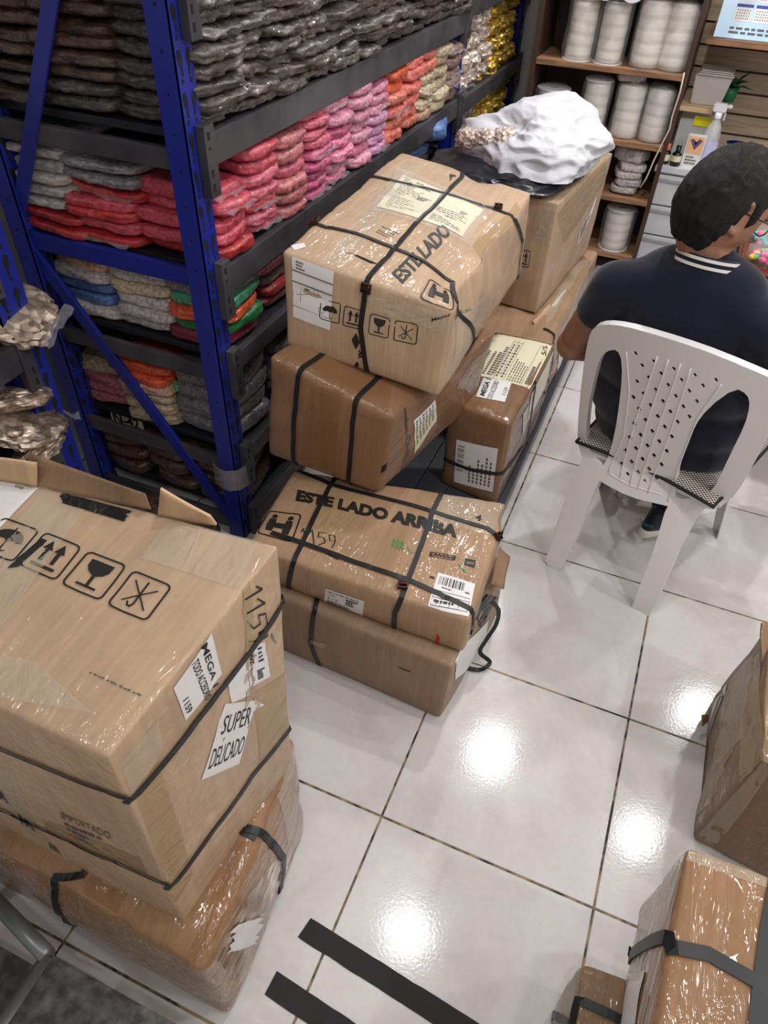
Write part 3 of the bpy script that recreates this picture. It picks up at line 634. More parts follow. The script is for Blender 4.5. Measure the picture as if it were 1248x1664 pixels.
C2.text('R', [(662, 703), (655, 758), (650, 763), (655, 706)], 'CHINA', M['ink_soft'])
C2.sheet('T', [(520, 575), (640, 610), (630, 670), (490, 600)], M['tape_brown'], 'tape_patch', 0.0014)
C2.sheet('F', [(510, 610), (560, 630), (545, 780), (490, 755)], M['tape_brown'], 'tape_patch', 0.0014)
C2.sheet('R', [(620, 762), (628, 752), (627, 762), (619, 772)], M['hole'], 'torn_hole', 0.001, jag=0.1)

k0 = at(464, 562, 0.73); k1 = at(712, 646, 0.64); l0 = hv(456, 407, k0); l1 = hv(737, 505, k1); l2 = at(864, 312, l1.z + 0.02); l3 = at(650, 245, l0.z + 0.015)
C3 = Carton('big tan box on the stack with crossed straps and clear paper pouch on top', [l0, l1, l2, l3], [k0, k1, V((l2.x + 0.01, l2.y, 0.645)), V((l3.x, l3.y, 0.73))], M['card_big'], r=0.012, bulge=0.008, amp=0.006, seed=44,
            dents=[((1, 0.2, 1), 0.16, (-0.03, 0.0, -0.02)), ((1, 0.5, 1), 0.16, (-0.03, 0, -0.015)), ((0.6, 1, 1), 0.08, (0, 0, -0.02))])
C3.text('T', [(636, 445), (716, 368), (735, 384), (655, 462)], 'ESTE LADO', bold=0.03)
C3.text('T', [(726, 290), (737, 281), (742, 287), (731, 297)], 'A', bold=0.03)
C3.draw('T', [(704, 452), (748, 466), (736, 505), (682, 484)], icon('lift'))
lb = C3.sheet('T', [(655, 287), (785, 344), (758, 388), (612, 340)], M['paper_y'], 'documents', 0.0016, label='cream shipping papers under clear film')
p = Pic(); fine(p, 0.05, 0.5, 0.45, 0.95, 9, 1, 0.4); fine(p, 0.55, 0.08, 0.95, 0.55, 8, 2, 0.4); fine(p, 0.06, 0.1, 0.45, 0.42, 7, 3, 0.3); fine(p, 0.3, 0.5, 0.46, 0.62, 2, 9, 0.8); fine(p, 0.8, 0.55, 0.92, 0.66, 2, 9, 0.8); p.line([(0.5, 0), (0.5, 1)], 0.006)
C3.onlabel('T', lb, p, M['ink_soft'])
C3.sheet('T', [(648, 277), (800, 344), (770, 400), (600, 345)], M['film'], 'clear_pouch', 0.004, n=14, jag=0.02)
C3.sheet('T', [(660, 262), (690, 270), (560, 440), (525, 425)], M['tape_grey'], 'tape_strip', 0.0014)
C3.sheet('T', [(780, 400), (840, 330), (850, 350), (800, 440)], M['tape'], 'tape_patch', 0.002)
C3.sheet('F', [(600, 480), (735, 510), (735, 545), (600, 500)], M['tape_grey'], 'tape_patch', 0.0013)
C3.sheet('R', [(745, 520), (790, 470), (770, 560), (730, 620)], M['tape_grey'], 'tape_patch', 0.0018)
lb = C3.sheet('F', [(474, 416), (543, 441), (538, 535), (477, 514)], M['paper'], 'delivery_label', label='white delivery form')
p = Pic(); p.rect(0, 0.78, 1, 0.8); p.rect(0, 0.6, 1, 0.62); p.rect(0, 0.2, 1, 0.21); fine(p, 0.1, 0.82, 0.4, 0.97, 3, 3); p.line([(0.1, 0.4), (0.5, 0.5)], 0.008); p.line([(0.2, 0.3), (0.22, 0.55)], 0.008)
for cx_, cy_ in ((0.6, 0.55), (0.75, 0.3)): p.line([(cx_ + 0.07 * math.cos(a * 0.8), cy_ + 0.05 * math.sin(a * 0.8)) for a in range(8)], 0.008, True)
fine(p, 0.3, 0.5, 0.5, 0.58, 1, 4); C3.onlabel('F', lb, p, M['ink_soft'])
C3.draw('F', [(523, 486), (555, 492), (553, 524), (521, 515)], icon('umbrella'))
C3.draw('F', [(562, 495), (593, 504), (590, 533), (559, 526)], icon('arrows'))
C3.draw('F', [(604, 508), (635, 516), (632, 548), (601, 539)], icon('glass'))
C3.draw('F', [(644, 519), (680, 527), (677, 559), (641, 551)], icon('hook'))
p = Pic(); p.poly([(0.5, 1), (1, 0.5), (0.5, 0), (0, 0.5)]); C3.draw('F', [(574, 536), (588, 540), (587, 568), (573, 564)], p); p = Pic(); p.poly([(0.5, 1), (1, 0), (0, 0)]); C3.draw('F', [(574, 584), (588, 588), (587, 604), (573, 600)], p)
p = Pic(); p.line([(0.3, 0.1), (0.7, 0.3), (0.3, 0.5), (0.7, 0.7), (0.3, 0.9)], 0.2); C3.draw('F', [(582, 566), (592, 569), (591, 583), (581, 580)], p)
C3.text('F', [(702, 556 - 40), (733, 508), (733, 514), (702, 524)], 'Mayor', bold=0.02)
C3.text('R', [(740, 512), (768, 494), (768, 501), (741, 521)], '24 Kg', bold=0.01)
p = Pic(); p.poly([(0, 0.6), (0.3, 1), (1, 0.3), (0.8, 0), (0.4, 0.4)]); C3.draw('T', [(558, 407), (616, 425), (614, 434), (558, 414)], p, M['hole'], 'tear')
C3.sheet('T', [(472, 398), (494, 395), (497, 402), (478, 407)], M['paper'], 'torn_sticker', 0.0015)
p = Pic(); p.line([(0.0, 0.3), (0.15, 0.8), (0.3, 0.3), (0.1, 0.4)], 0.05); p.line([(0.4, 0.3), (0.55, 0.9), (0.6, 0.3), (0.75, 0.9), (0.8, 0.4)], 0.05); C3.draw('T', [(603, 272), (632, 258), (640, 266), (611, 284)], p, name='pen_mark')
p = Pic(); fine(p, 0, 0, 1, 1, 4, 2, 0.3); C3.draw('T', [(622, 372), (652, 384), (640, 396), (610, 382)], p, M['ink_soft'])
C3.strap([(0.35, 1, 0.1), ('KT', 751, 287), ('T', 751, 289), ('T', 724, 320), ('T', 643, 405), ('TF', 597, 455), ('F', 589, 528), ('FD', 597, 606)][1:], 0.013)
C3.strap([('TL', 508, 364), ('T', 580, 384), ('T', 643, 408), ('T', 755, 451), ('TR', 790, 500), ('R', 774, 560), ('RD', 752, 600)], 0.0125)
C3.strap([('TL', 601, 287), ('T', 724, 320), ('T', 828, 351), ('TR', 836, 356), ('R', 847, 392), ('RD', 842, 440)], 0.0125)
C3.buckle('F', 597, 466, (592, 500), 0.02); C3.buckle('T', 809, 342, (780, 332), 0.02); C3.buckle('T', 512, 362, (540, 372), 0.022)
C3.sheet('R', [(857, 352), (863, 340), (858, 400), (850, 420)], M['paper'], 'white_label', 0.0015)

# ---- right stack on the pallet ---------------------------------------------
zt = 0.42
m0, m1, m2, m3 = at(731, 651, zt), at(830, 690, zt), at(903, 557, zt), at(803, 536, zt)
PALZ = 0.085
D1 = Carton('brown box with cream customs label and white mega 1 sticker on top', [m0, m1, m2, m3], [drop(p, PALZ) for p in (m0, m1, m2, m3)], M['card_brown'], r=0.012, bulge=0.006, amp=0.003, seed=51)
lb = D1.sheet('T', [(805, 536), (900, 556), (862, 632), (760, 608)], M['paper_y'], 'customs_label', label='cream customs label')
p = Pic()   # print runs along the short side of the sheet, so lines are vertical in sheet space
for x, s_ in ((0.1, 1), (0.2, 2), (0.28, 3)): 
    for k in range(11): p.rect(x, 0.05 + k * 0.045, x + 0.04, 0.08 + k * 0.045)
for k in range(14): p.rect(0.33, 0.05 + k * 0.045, 0.39, 0.075 + k * 0.045)
for k, y in enumerate((0.12, 0.3, 0.55, 0.8)): p.line([(0.4, y), (0.56, y)], 0.006)
for x in (0.4, 0.48, 0.56, 0.84): p.line([(x, 0.02), (x, 0.98)], 0.006)
for x in (0.6, 0.64, 0.68, 0.72, 0.76, 0.8):
    for k in range(9 - int(x * 8) % 4): p.rect(x, 0.03 + k * 0.05, x + 0.018, 0.065 + k * 0.05)
for k in range(9): p.rect(0.88, 0.05 + k * 0.04, 0.93, 0.08 + k * 0.04)
for x in (0.42, 0.5):
    for k in range(12): p.rect(x, 0.05 + k * 0.06, x + 0.03, 0.09 + k * 0.06)
D1.onlabel('T', lb, p, M['ink_soft'])
D1.text('T', [(879, 577), (882, 563), (890, 564), (887, 579)], '5/5', off=0.0018, parent=lb[0])
lb = D1.sheet('T', [(785, 616), (831, 624), (820, 655), (773, 646)], M['paper'], 'white_label', 0.0016, label='white sticker reading mega 1')
D1.text('T', [(779, 643), (790, 617), (798, 620), (787, 646)], 'MEGA 1', bold=0.03, off=0.0022, parent=lb[0])
D1.text('T', [(790, 650), (803, 621), (811, 624), (798, 653)], 'TODO ACCESORIO', bold=0.0, off=0.0022, parent=lb[0])
D1.text('T', [(815, 643), (820, 632), (826, 634), (821, 645)], '1159', bold=0.0, off=0.0022, parent=lb[0])
lb = D1.sheet('F', [(743, 712), (810, 728), (801, 799), (738, 782)], M['paper'], 'barcode_label')
p = Pic(); 
for k in range(20): 
    if k % 4 != 2: p.rect(0.05, 0.3 + k * 0.03, 0.22, 0.3 + k * 0.03 + (0.008, 0.016, 0.012)[k % 3])
for x, s_ in ((0.36, 5), (0.46, 4), (0.56, 7), (0.66, 6), (0.76, 8), (0.86, 7)):
    for k in range(s_): p.rect(x, 0.1 + k * 0.085, x + 0.045, 0.16 + k * 0.085)
D1.onlabel('F', lb, p, M['ink_soft'])
D1.strap([('FL', 719, 744), ('F', 765, 760), ('FR', 817, 771), ('R', 850, 722), (1, 0.9, 0.4), (1, 1, 0.4)], 0.013)
D1.strap([('TR', 868, 618), ('R', 862, 660), ('R', 856, 700), ('RD', 846, 770)], 0.011)
D1.sheet('T', [(735, 645), (790, 655), (826, 685), (735, 655)], M['tape_brown'], 'tape_patch', 0.0012)
D1.sheet('R', [(862, 640), (903, 560), (898, 600), (852, 690)], M['paper_y'], 'cream_label', 0.0014)
D1.sheet('R', [(848, 672), (858, 655), (850, 700), (846, 706)], M['paper'], 'white_label', 0.0014)
e1 = V((m2.x - 0.03, m2.y + 0.02, 0.385)); dd = V((0.02, 0.93, 0)); wv = V((-0.42, 0.02, 0))
D2 = Carton('crushed taped box behind the mega 1 box, under the tall box', [e1 + wv, e1, e1 + dd, e1 + wv + dd], [drop(e1 + wv, PALZ), drop(e1 + V((0.015, 0, 0)), PALZ), drop(e1 + dd, PALZ), drop(e1 + wv + dd, PALZ)], M['card_c'], r=0.02, bulge=0.012, amp=0.012, seed=61)
D2.sheet('T', [(880, 520), (905, 500), (960, 420), (935, 430)], M['tape_grey'], 'film_scrap', 0.004, jag=0.08)
D2.sheet('T', [(884, 536), (898, 520), (915, 490), (890, 505)], M['film'], 'film_scrap', 0.008, jag=0.15)
D2.sheet('T', [(895, 500), (912, 478), (922, 470), (902, 500)], M['paper'], 'torn_white_paper', 0.003, jag=0.12)
D2.sheet('T', [(915, 470), (940, 436), (962, 430), (930, 480)], M['tape'], 'tape_patch', 0.002)
D2.sheet('R', [(905, 575), (925, 545), (918, 600), (900, 640)], M['paper'], 'white_label', 0.002)
D2.sheet('R', [(903, 555), (948, 450), (948, 470), (903, 580)], M['tape_grey'], 'tape_patch', 0.002, jag=0.04)
lb = D2.sheet('R', [(932, 452), (948, 430), (944, 458), (936, 472)], M['paper'], 'barcode_label', 0.003)
p = Pic(); fine(p, 0.1, 0.1, 0.9, 0.6, 4, 3, 0.8); D2.onlabel('R', lb, p)
flap(D2.e, [at(866, 522, 0.40), at(894, 492, 0.40), at(905, 536, 0.33), at(878, 549, 0.33)], M['card'], 'flap', seed=8)
D2.strap([(0.9, 0.12, 1), (1, 0.12, 1), (1, 0.12, 0.3)], 0.013)
p1 = at(871, 510, 0.40); p2 = at(953, 410, 0.40); q1 = hv(908, 332, p1); q2 = hv(997, 247, p2); zt = (q1.z + q2.z) / 2; q1.z = q2.z = zt
wv = V((-0.40, 0.05, 0))
D3 = Carton('tall plain box with white qr sticker, under the white and black bags', [q1 + wv, q1, q2, q2 + wv], [p1 + wv, p1, p2, p2 + wv], M['card_big'], r=0.008, bulge=0.006, amp=0.004, seed=71)
lb = D3.sheet('R', [(939, 378), (968, 318), (962, 342), (934, 400)], M['paper'], 'qr_label_without_code', 0.0014); lb[0].name = 'white_sticker'
p = Pic(); fine(p, 0.1, 0.1, 0.9, 0.9, 5, 3, 0.7); D3.onlabel('R', lb, p)
D3.draw('F', [(845, 404), (863, 408), (860, 434), (842, 430)], icon('arrows'), name='printed_mark')
D3.sheet('R', [(905, 348), (985, 255), (985, 290), (915, 395)], M['tape'], 'tape_patch', 0.001)
D3.sheet('T', [(940, 300), (990, 245), (998, 250), (950, 310)], M['tape'], 'tape_patch', 0.001)
D3.sheet('F', [(885, 325), (905, 332), (898, 400), (870, 390)], M['tape_grey'], 'tape_patch', 0.001)
ZT3 = zt
# pallet
px1 = at(826, 845, 0.06).x; 
PL = empty('pallet', (-0.2, 1.6, 0), 'low grey pallet on black feet, under the mega 1 box', 'pallet')
M['pallet'] = nmat('grey_plastic', srgb(58, 62, 70), 0.35); M['blackp'] = nmat('black_rubber', srgb(22, 22, 26), 0.5)
yA, yB = m1.y - 0.03, e1.y + 0.97
xR = m2.x + 0.010
for k in range(5):
    x = xR - 0.06 - k * 0.1; box('slat', (x - 0.038, yA, PALZ - 0.018), (x + 0.06, yB, PALZ - 0.0005), M['pallet'], PL, 0.003)
for y in (yA + 0.06, (yA + yB) / 2, yB - 0.06):
    box('crossbar', (xR - 0.5, y - 0.03, 0.045), (xR - 0.005, y + 0.03, PALZ - 0.018), M['blackp'], PL, 0.003)
    for x in (xR - 0.03, xR - 0.25, xR - 0.46): box('foot', (x - 0.025, y - 0.025, 0), (x + 0.02, y + 0.025, 0.045), M['blackp'], PL, 0.003)

# ---- right foreground boxes -------------------------------------------------
r0 = at(1128, 1365, 0); r3 = at(1150, 1150, 0); s0 = hv(1235, 1235, r0); s3 = hv(1250, 1010, r3); wv = V((0.45, -0.06, 0)); s0.z = s3.z = (s0.z + s3.z) / 2
r0 = drop(r0, 0); r3 = drop(r3, 0)
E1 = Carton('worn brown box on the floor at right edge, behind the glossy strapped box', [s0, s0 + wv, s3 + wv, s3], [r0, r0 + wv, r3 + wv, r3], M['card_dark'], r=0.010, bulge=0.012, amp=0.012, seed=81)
E1.sheet('L', [(1166, 1145), (1186, 1112), (1178, 1150), (1140, 1215)], M['paper'], 'torn_label', 0.0014)
E1.sheet('L', [(1172, 1140), (1181, 1125), (1172, 1160), (1146, 1200)], M['card_dark'], 'bare_patch', 0.002)
E1.sheet('T', [(1232, 1060), (1250, 1000), (1270, 1040), (1245, 1200)], M['tape'], 'tape_strip', 0.002)
E1.sheet('L', [(1190, 1110), (1225, 1060), (1215, 1200), (1165, 1260)], M['tape_grey'], 'tape_patch', 0.0014, jag=0.03)
E1.sheet('L', [(1222, 1080), (1236, 1060), (1236, 1230), (1205, 1270)], M['tape'], 'tape_strip', 0.0018, jag=0.05)
E1.sheet('L', [(1150, 1260), (1200, 1220), (1160, 1310), (1120, 1340)], M['tape'], 'tape_patch', 0.0012, jag=0.06)
flap(E1.e, [at(1238, 1075, 0.385), at(1262, 1030, 0.385), at(1262, 1008, 0.41), at(1240, 1012, 0.42)], M['card_dark'], 'torn_flap', seed=15)
flap(E1.e, [at(1141, 1180, 0.06), at(1150, 1172, 0.06), at(1150, 1160, 0.08), at(1140, 1162, 0.09)], M['card_dark'], 'torn_flap', seed=16)
E1.sheet('F', [(1140, 1352), (1238, 1240), (1248, 1260), (1160, 1372)], M['tape_grey'], 'tape_patch', 0.0014, jag=0.05)
gz = 0.25; v3 = at(947, 1567, gz); wv = V((0.5, 0.04, 0)); dv = V((0.0, -0.5, 0))
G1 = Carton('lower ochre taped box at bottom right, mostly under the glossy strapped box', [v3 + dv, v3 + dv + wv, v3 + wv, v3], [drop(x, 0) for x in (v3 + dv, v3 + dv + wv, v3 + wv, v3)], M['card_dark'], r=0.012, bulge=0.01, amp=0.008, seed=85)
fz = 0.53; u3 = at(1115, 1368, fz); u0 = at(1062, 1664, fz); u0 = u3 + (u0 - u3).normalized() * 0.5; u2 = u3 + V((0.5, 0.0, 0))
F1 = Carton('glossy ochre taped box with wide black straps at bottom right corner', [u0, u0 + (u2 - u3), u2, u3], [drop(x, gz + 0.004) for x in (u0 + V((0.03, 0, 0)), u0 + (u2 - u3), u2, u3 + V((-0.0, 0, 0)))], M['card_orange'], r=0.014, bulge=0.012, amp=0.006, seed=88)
_a, _b = F1.st('T', 1225, 1680); _c, _d = F1.st('T', 1245, 1520); _e, _f = F1.st('T', 1150, 1552); _g, _h = F1.st('T', 1260, 1620)
_v = min(0.95, max(0.05, _h + (_h - _f) / (_g - _e) * (1 - _g))); _u = _a + (_a - _c) / (_b - _d) * (0 - _b)
F1.strap([('LD', 978, 1600), ('L', 1020, 1560), ('LT', 1077, 1535), ('TL', 1077, 1535), ('T', 1150, 1552), ('T', 1260, 1620), (1, _v, 1), (1, _v, 0)], 0.02)
F1.strap([('TK', 1262, 1440), ('T', 1245, 1520), ('T', 1225, 1680), (_u, 0, 1), (_u, 0, 0)], 0.024)
F1.sheet('L', [(990, 1590), (1058, 1582), (1040, 1690), (960, 1690)], M['paper'], 'white_label', 0.0016)
F1.sheet('L', [(1040, 1440), (1085, 1400), (1050, 1600), (1000, 1600)], M['tape_grey'], 'tape_patch', 0.0014)
F1.sheet('L', [(1085, 1400), (1112, 1372), (1080, 1520), (1058, 1540)], M['tape_grey'], 'tape_patch', 0.0014)
F1.sheet('T', [(1120, 1370), (1248, 1425), (1248, 1445), (1112, 1395)], M['tape_grey'], 'tape_patch', 0.0014)
G1.strap([('LD', 885, 1668), ('L', 905, 1650), ('LT', 960, 1632), ('TL', 960, 1632), (0.4, 0.85, 1)], 0.014)
G1.sheet('L', [(925, 1600), (948, 1570), (930, 1664), (890, 1664)], M['tape_grey'], 'tape_patch', 0.0016)

# ---- anti-slip strips on the floor -----------------------------------------
m = nmat('black_grip_tape', srgb(40, 38, 40), 0.9); n = N(m, 'ShaderNodeTexNoise', i_Scale=600.0); L(m, N(m, 'ShaderNodeTexCoord').outputs['Object'], n.inputs['Vector']); bump(m, n.outputs[0], 0.6, 0.002); M['grip'] = m
def strip(q, label):
    q = [at(*p, 0.0005) for p in q]; dr = (at(780, 1664, 0.0005) - at(505, 1492, 0.0005)).normalized() * 0.75; q[1] = q[0] + dr; q[2] = q[3] + dr
    bm = bmesh.new(); n = 40; up = []; 
    for i in range(n + 1):
        t = i / n; a = q[0].lerp(q[1], t); b = q[3].lerp(q[2], t); j = (q[3] - q[0]).normalized()
        a = a + j * noise.noise(a * 40) * 0.0015; b = b + j * noise.noise(b * 37) * 0.0015
        up.append((bm.verts.new(a + V((0, 0, 0.0012))), bm.verts.new(b + V((0, 0, 0.0012))), bm.verts.new(a), bm.verts.new(b)))
    for a, b in zip(up, up[1:]):
        bm.faces.new((a[0], a[1], b[1], b[0])); bm.faces.new((a[0], b[0], b[2], a[2])); bm.faces.new((a[1], a[3], b[3], b[1])); bm.faces.new((a[2], b[2], b[3], a[3]))
    bm.faces.new((up[0][0], up[0][2], up[0][3], up[0][1])); bm.faces.new((up[-1][0], up[-1][1], up[-1][3], up[-1][2]))
    return tag(obj('anti_slip_strip', recalc(bm), M['grip']), label, 'floor strip', 'black anti slip strips')
strip([(505, 1492), (780, 1664), (700, 1664), (484, 1523)], 'upper black anti slip strip stuck on the white floor tiles')
strip([(450, 1578), (580, 1664), (490, 1664), (430, 1616)], 'lower black anti slip strip stuck on the floor, nearest the camera')
# ================================================================ RACKS
XF = -0.76
def post(name, x, y, z1, parent, face='X', w=0.062, d=0.055):
    """punched upright: outer corner nearest the aisle at (x, y); smooth flank faces the near end"""
    bm = bmesh.new()
    bx(bm, (x - 0.003, y, 0), (x, y + w, z1)); bx(bm, (x - d, y, 0), (x, y + 0.003, z1)); bx(bm, (x - d, y + w - 0.003, 0), (x - 0.003, y + w, z1)); bx(bm, (x - d, y + 0.003, 0), (x - d + 0.003, y + 0.02, z1))
    p = obj(name, bm, M['blue'], parent)
    bm = bmesh.new(); z = 0.06
    while z < z1 - 0.05:
        for yy, k in ((y + w * 0.27, -1), (y + w * 0.73, 1)):
            pts = [(0.004, 0.022), (0.008, 0.012), (0.007, 0.0), (0.003, -0.008), (0.0035, -0.024), (-0.0035, -0.024), (-0.003, -0.008), (-0.007, 0.0), (-0.008, 0.012), (-0.004, 0.022)]
            bm.faces.new([bm.verts.new((x + 0.0006, yy + a + k * b * 0.12, z + b)) for a, b in pts])
            bm.faces.new([bm.verts.new((x + 0.0006, yy + 0.0045 * math.cos(t), z + 0.042 + 0.0055 * math.sin(t))) for t in [2 * math.pi * q / 10 for q in range(10)]])
        z += 0.075
    tag(obj('punched_slots', bm, M['hole'], p), kind='stuff')
    bm = bmesh.new(); z = 0.08
    while z < z1: bm.faces.new([bm.verts.new((x - d * 0.5 + 0.0035 * math.cos(t), y - 0.0006, z + 0.0035 * math.sin(t))) for t in [2 * math.pi * q / 8 for q in range(8)]]); z += 0.075
    tag(obj('bolt_holes', bm, M['hole'], p), kind='stuff')
    return p
def beam(parent, ya, yb, zt_, h=0.068, x=None, m=None):
    x = XF if x is None else x
    b = box('beam', (x - 0.004, ya, zt_ - h), (x + 0.02, yb, zt_), m or M['beam'], parent, 0.003)
    for y, s_ in ((ya, 1), (yb, -1)):
        br = box('bracket', (x + 0.001, min(y - s_ * 0.034, y + s_ * 0.004), zt_ - 0.13), (x + 0.024, max(y - s_ * 0.034, y + s_ * 0.004), zt_ + 0.018), M['beam'], b, 0.002)
        bm = bmesh.new()
        for dz in (-0.105, -0.075, -0.03, -0.0): bx(bm, (x + 0.0242, y - s_ * 0.02 - 0.004, zt_ + dz - 0.011 * (dz != -0.03)), (x + 0.0249, y - s_ * 0.02 + 0.004, zt_ + dz + 0.005))
        tag(obj('slots', bm, M['hole'], br), kind='stuff')
    return b
XB = -1.36
YA, YB_, YC = 0.655, 2.51, 4.2
ZL = [0.10, 0.345, 0.66, 0.90, 1.20, 1.50]
RK = empty('storage_rack', (-1.05, 1.6, 0), 'blue and charcoal metal rack with shelves of button bags along the left', 'rack')
pf = post('upright', XF, YA, 1.95, RK); pr = post('upright', XB + 0.055, YA, 1.95, RK); pm = post('upright', XF, YB_, 1.95, RK); pr2 = post('upright', XB + 0.055, YB_, 1.95, RK)
for k, z in enumerate(ZL):
    beam(RK, YA + 0.066, YB_, z, 0.05 if z in (0.345, 0.10, 0.66) else 0.068)
    box('rear_beam', (XB, YA + 0.06, z - 0.06), (XB + 0.02, YB_, z), M['beam'], RK, 0.003)
    box('end_beam', (XB + 0.05, YA + 0.012, z - 0.075 if k != 3 else z - 0.045), (XF - 0.055, YA + 0.03, z - (0.03 if k != 3 else 0.0)), M['beam'] if k != 3 else M['blue'], RK, 0.003)
    n = 6
    for i in range(n):
        y0 = YA + 0.05 + i * (YB_ - YA - 0.05) / n; box('shelf_panel', (XB + 0.02, y0, z - 0.02), (XF - 0.006, y0 + (YB_ - YA - 0.05) / n - 0.002, z - 0.002), M['panel'], RK, 0.002)
box('back_panel_or_shade_sheet', (XB - 0.004, YA + 0.06, 0.05), (XB, YB_, 1.9), M['panel'], RK)  # added dark sheet standing in for the shade behind the bags
def brace(a, b):
    bm = bmesh.new(); obar(bm, a, b, 0.006, 0.036, V((0, 1, 0)).cross((V(b) - V(a)).normalized())); bmesh.ops.recalc_face_normals(bm, faces=bm.faces[:])
    bm2 = bm; obar(bm2, V(a) + V((0, 0.012, 0.0)), V(b) + V((0, 0.012, 0)), 0.018, 0.008); return obj('diagonal_brace', bm2, M['blue'], RK)
yb = YA + 0.012
brace((XB + 0.03, yb, 0.865), (XF - 0.03, yb, 0.03)); brace((XB + 0.03, yb, 0.93), (XF - 0.03, yb, 1.86))
bm = bmesh.new(); tube(bm, [(XF - 0.03, YA + 0.03, 0.30), (XF - 0.03, YA + 0.03, 0.22)], 0.052, 10, False); 
for v in bm.verts: v.co += V((noise.noise(v.co * 40), noise.noise(v.co * 37 + V((5, 5, 5))), 0)) * 0.008
obj('tape_wrap', bm, M['tape_grey'], RK, True)
# far bay
R2 = empty('storage_rack', (-1.05, 3.3, 0), 'far bay of the blue rack with gold and champagne packs', 'rack')
for x in (XF, XB + 0.055): post('upright', x, 3.52, 1.95, R2)
for z in (0.345, 0.62, 0.885, 1.235, 1.5):
    beam(R2, YB_ + 0.066, 3.52, z, 0.062)
    for i in range(3):
        y0 = YB_ + 0.066 + i * 0.318; box('shelf_panel', (XB + 0.02, y0, z - 0.02), (XF - 0.006, y0 + 0.316, z - 0.002), M['panel'], R2, 0.002)
# near rack, front post only partly in view
XN = -1.10
R3 = empty('storage_rack', (XN - 0.2, -0.2, 0), 'near blue punched rack at left edge with grey beam and metal button bags', 'rack')
post('upright', XN, 0.335, 1.95, R3, w=0.088, d=0.07); post('upright', XN, -1.0, 1.95, R3, w=0.088, d=0.07)
for z in (0.52, 0.80, 1.05):
    if z == 0.80: beam(R3, -0.9, 0.335, z, 0.07, XN)
    else: beam(R3, -0.9, 0.335, z - 0.02, 0.05, XN - 0.02)
    for i in range(3): box('shelf_panel', (XN - 0.5, -0.92 + i * 0.42, z - 0.02), (XN - 0.006, -0.92 + i * 0.42 + 0.417, z - 0.002), M['panel'], R3, 0.002)
# ================================================================ BAGS
def bagmesh(lx, wy, hz, seed, n=9, rough=0):
    """pillow of packed buttons in film: rounded front, tucked corners; base at z=0"""
    bm = bmesh.new(); rr = random.Random(seed)
    for ax in range(3):
        for sg in (-1, 1):
            g = []
            for i in range(n + 1):
                row = []
                for j in range(n + 1):
                    a, b = math.tan((i / n - 0.5) * 1.5) / math.tan(0.75), math.tan((j / n - 0.5) * 1.5) / math.tan(0.75)
                    c = [0, 0, 0]; c[ax] = sg; c[(ax + 1) % 3] = a; c[(ax + 2) % 3] = b; q = sum(abs(x) ** 5 for x in c) ** (1 / 5); row.append(bm.verts.new([x / q for x in c]))
                g.append(row)
            for i in range(n):
                for j in range(n):
                    f = (g[i][j], g[i + 1][j], g[i + 1][j + 1], g[i][j + 1]); bm.faces.new(f if sg > 0 else f[::-1])
    bmesh.ops.remove_doubles(bm, verts=bm.verts[:], dist=0.0005); recalc(bm)
    for v in bm.verts:
        x, y, z = v.co; k = (abs(x) ** 4 + abs(y) ** 4) * 0.5
        z = z * (1 - 0.30 * k) * (1 + 0.30 * noise.noise(V((x * 1.6 + seed * 3, y * 1.6, 2))))
        z += 0.10 * noise.noise(V((x * 4, y * 5, seed))) + 0.22 * k * noise.noise(V((x * 3 + seed, y * 3, 9)))
        x += 0.05 * noise.noise(V((y * 3, z, seed * 1.7))); y += 0.04 * noise.noise(V((x * 3, z, seed * 2.3)))
        if rough:
            z += rough * (0.35 * noise.noise(V((x * 5, y * 6, seed))) + 0.25 * abs(noise.noise(V((x * 3 + 9, y * 9, seed))))); x += rough * 0.10 * noise.noise(V((y * 6, z * 2, seed))) 
        v.co = (x * lx / 2, y * wy / 2, hz / 2 * (1 + z))
    me = bpy.data.meshes.new('button_bag'); bm.to_mesh(me); bm.free(); me.materials.append(M['bag_rose'])
    for p in me.polygons: p.use_smooth = True
    return me
BM = [bagmesh(0.25, 0.17, 0.050, k, rough=0.4) for k in range(8)]          # long side in depth
BD = [bagmesh(0.25, 0.17, 0.05, 60 + k, rough=1) for k in range(8)]
BW = [bagmesh(0.20, 0.25, 0.05, 20 + k, rough=0.5) for k in range(6)]
BF = [bagmesh(0.24, 0.24, 0.075, 40 + k) for k in range(5)]
def crinkmesh(lx, wy, hz, seed):
    bm = bmesh.new(); bmesh.ops.create_icosphere(bm, subdivisions=4, radius=1)
    for v in bm.verts:
        c = v.co; c = V([math.copysign(abs(x) ** 0.75, x) for x in c])
        k = 1 + 0.16 * noise.noise(c * 3 + V((seed, 0, 0))) + 0.15 * abs(noise.noise(c * 8 + V((seed, 2, 0)))) - 0.06
        v.co = V((c.x * lx / 2 * k, c.y * wy / 2 * k, max(0, hz / 2 * (1 + c.z * k))))
    me = bpy.data.meshes.new('crinkled'); bm.to_mesh(me); bm.free(); me.materials.append(M['bag_gold'])
    for p in me.polygons: p.use_smooth = False
    return me
BC = [crinkmesh(0.2, 0.18, 0.085, k) for k in range(5)]
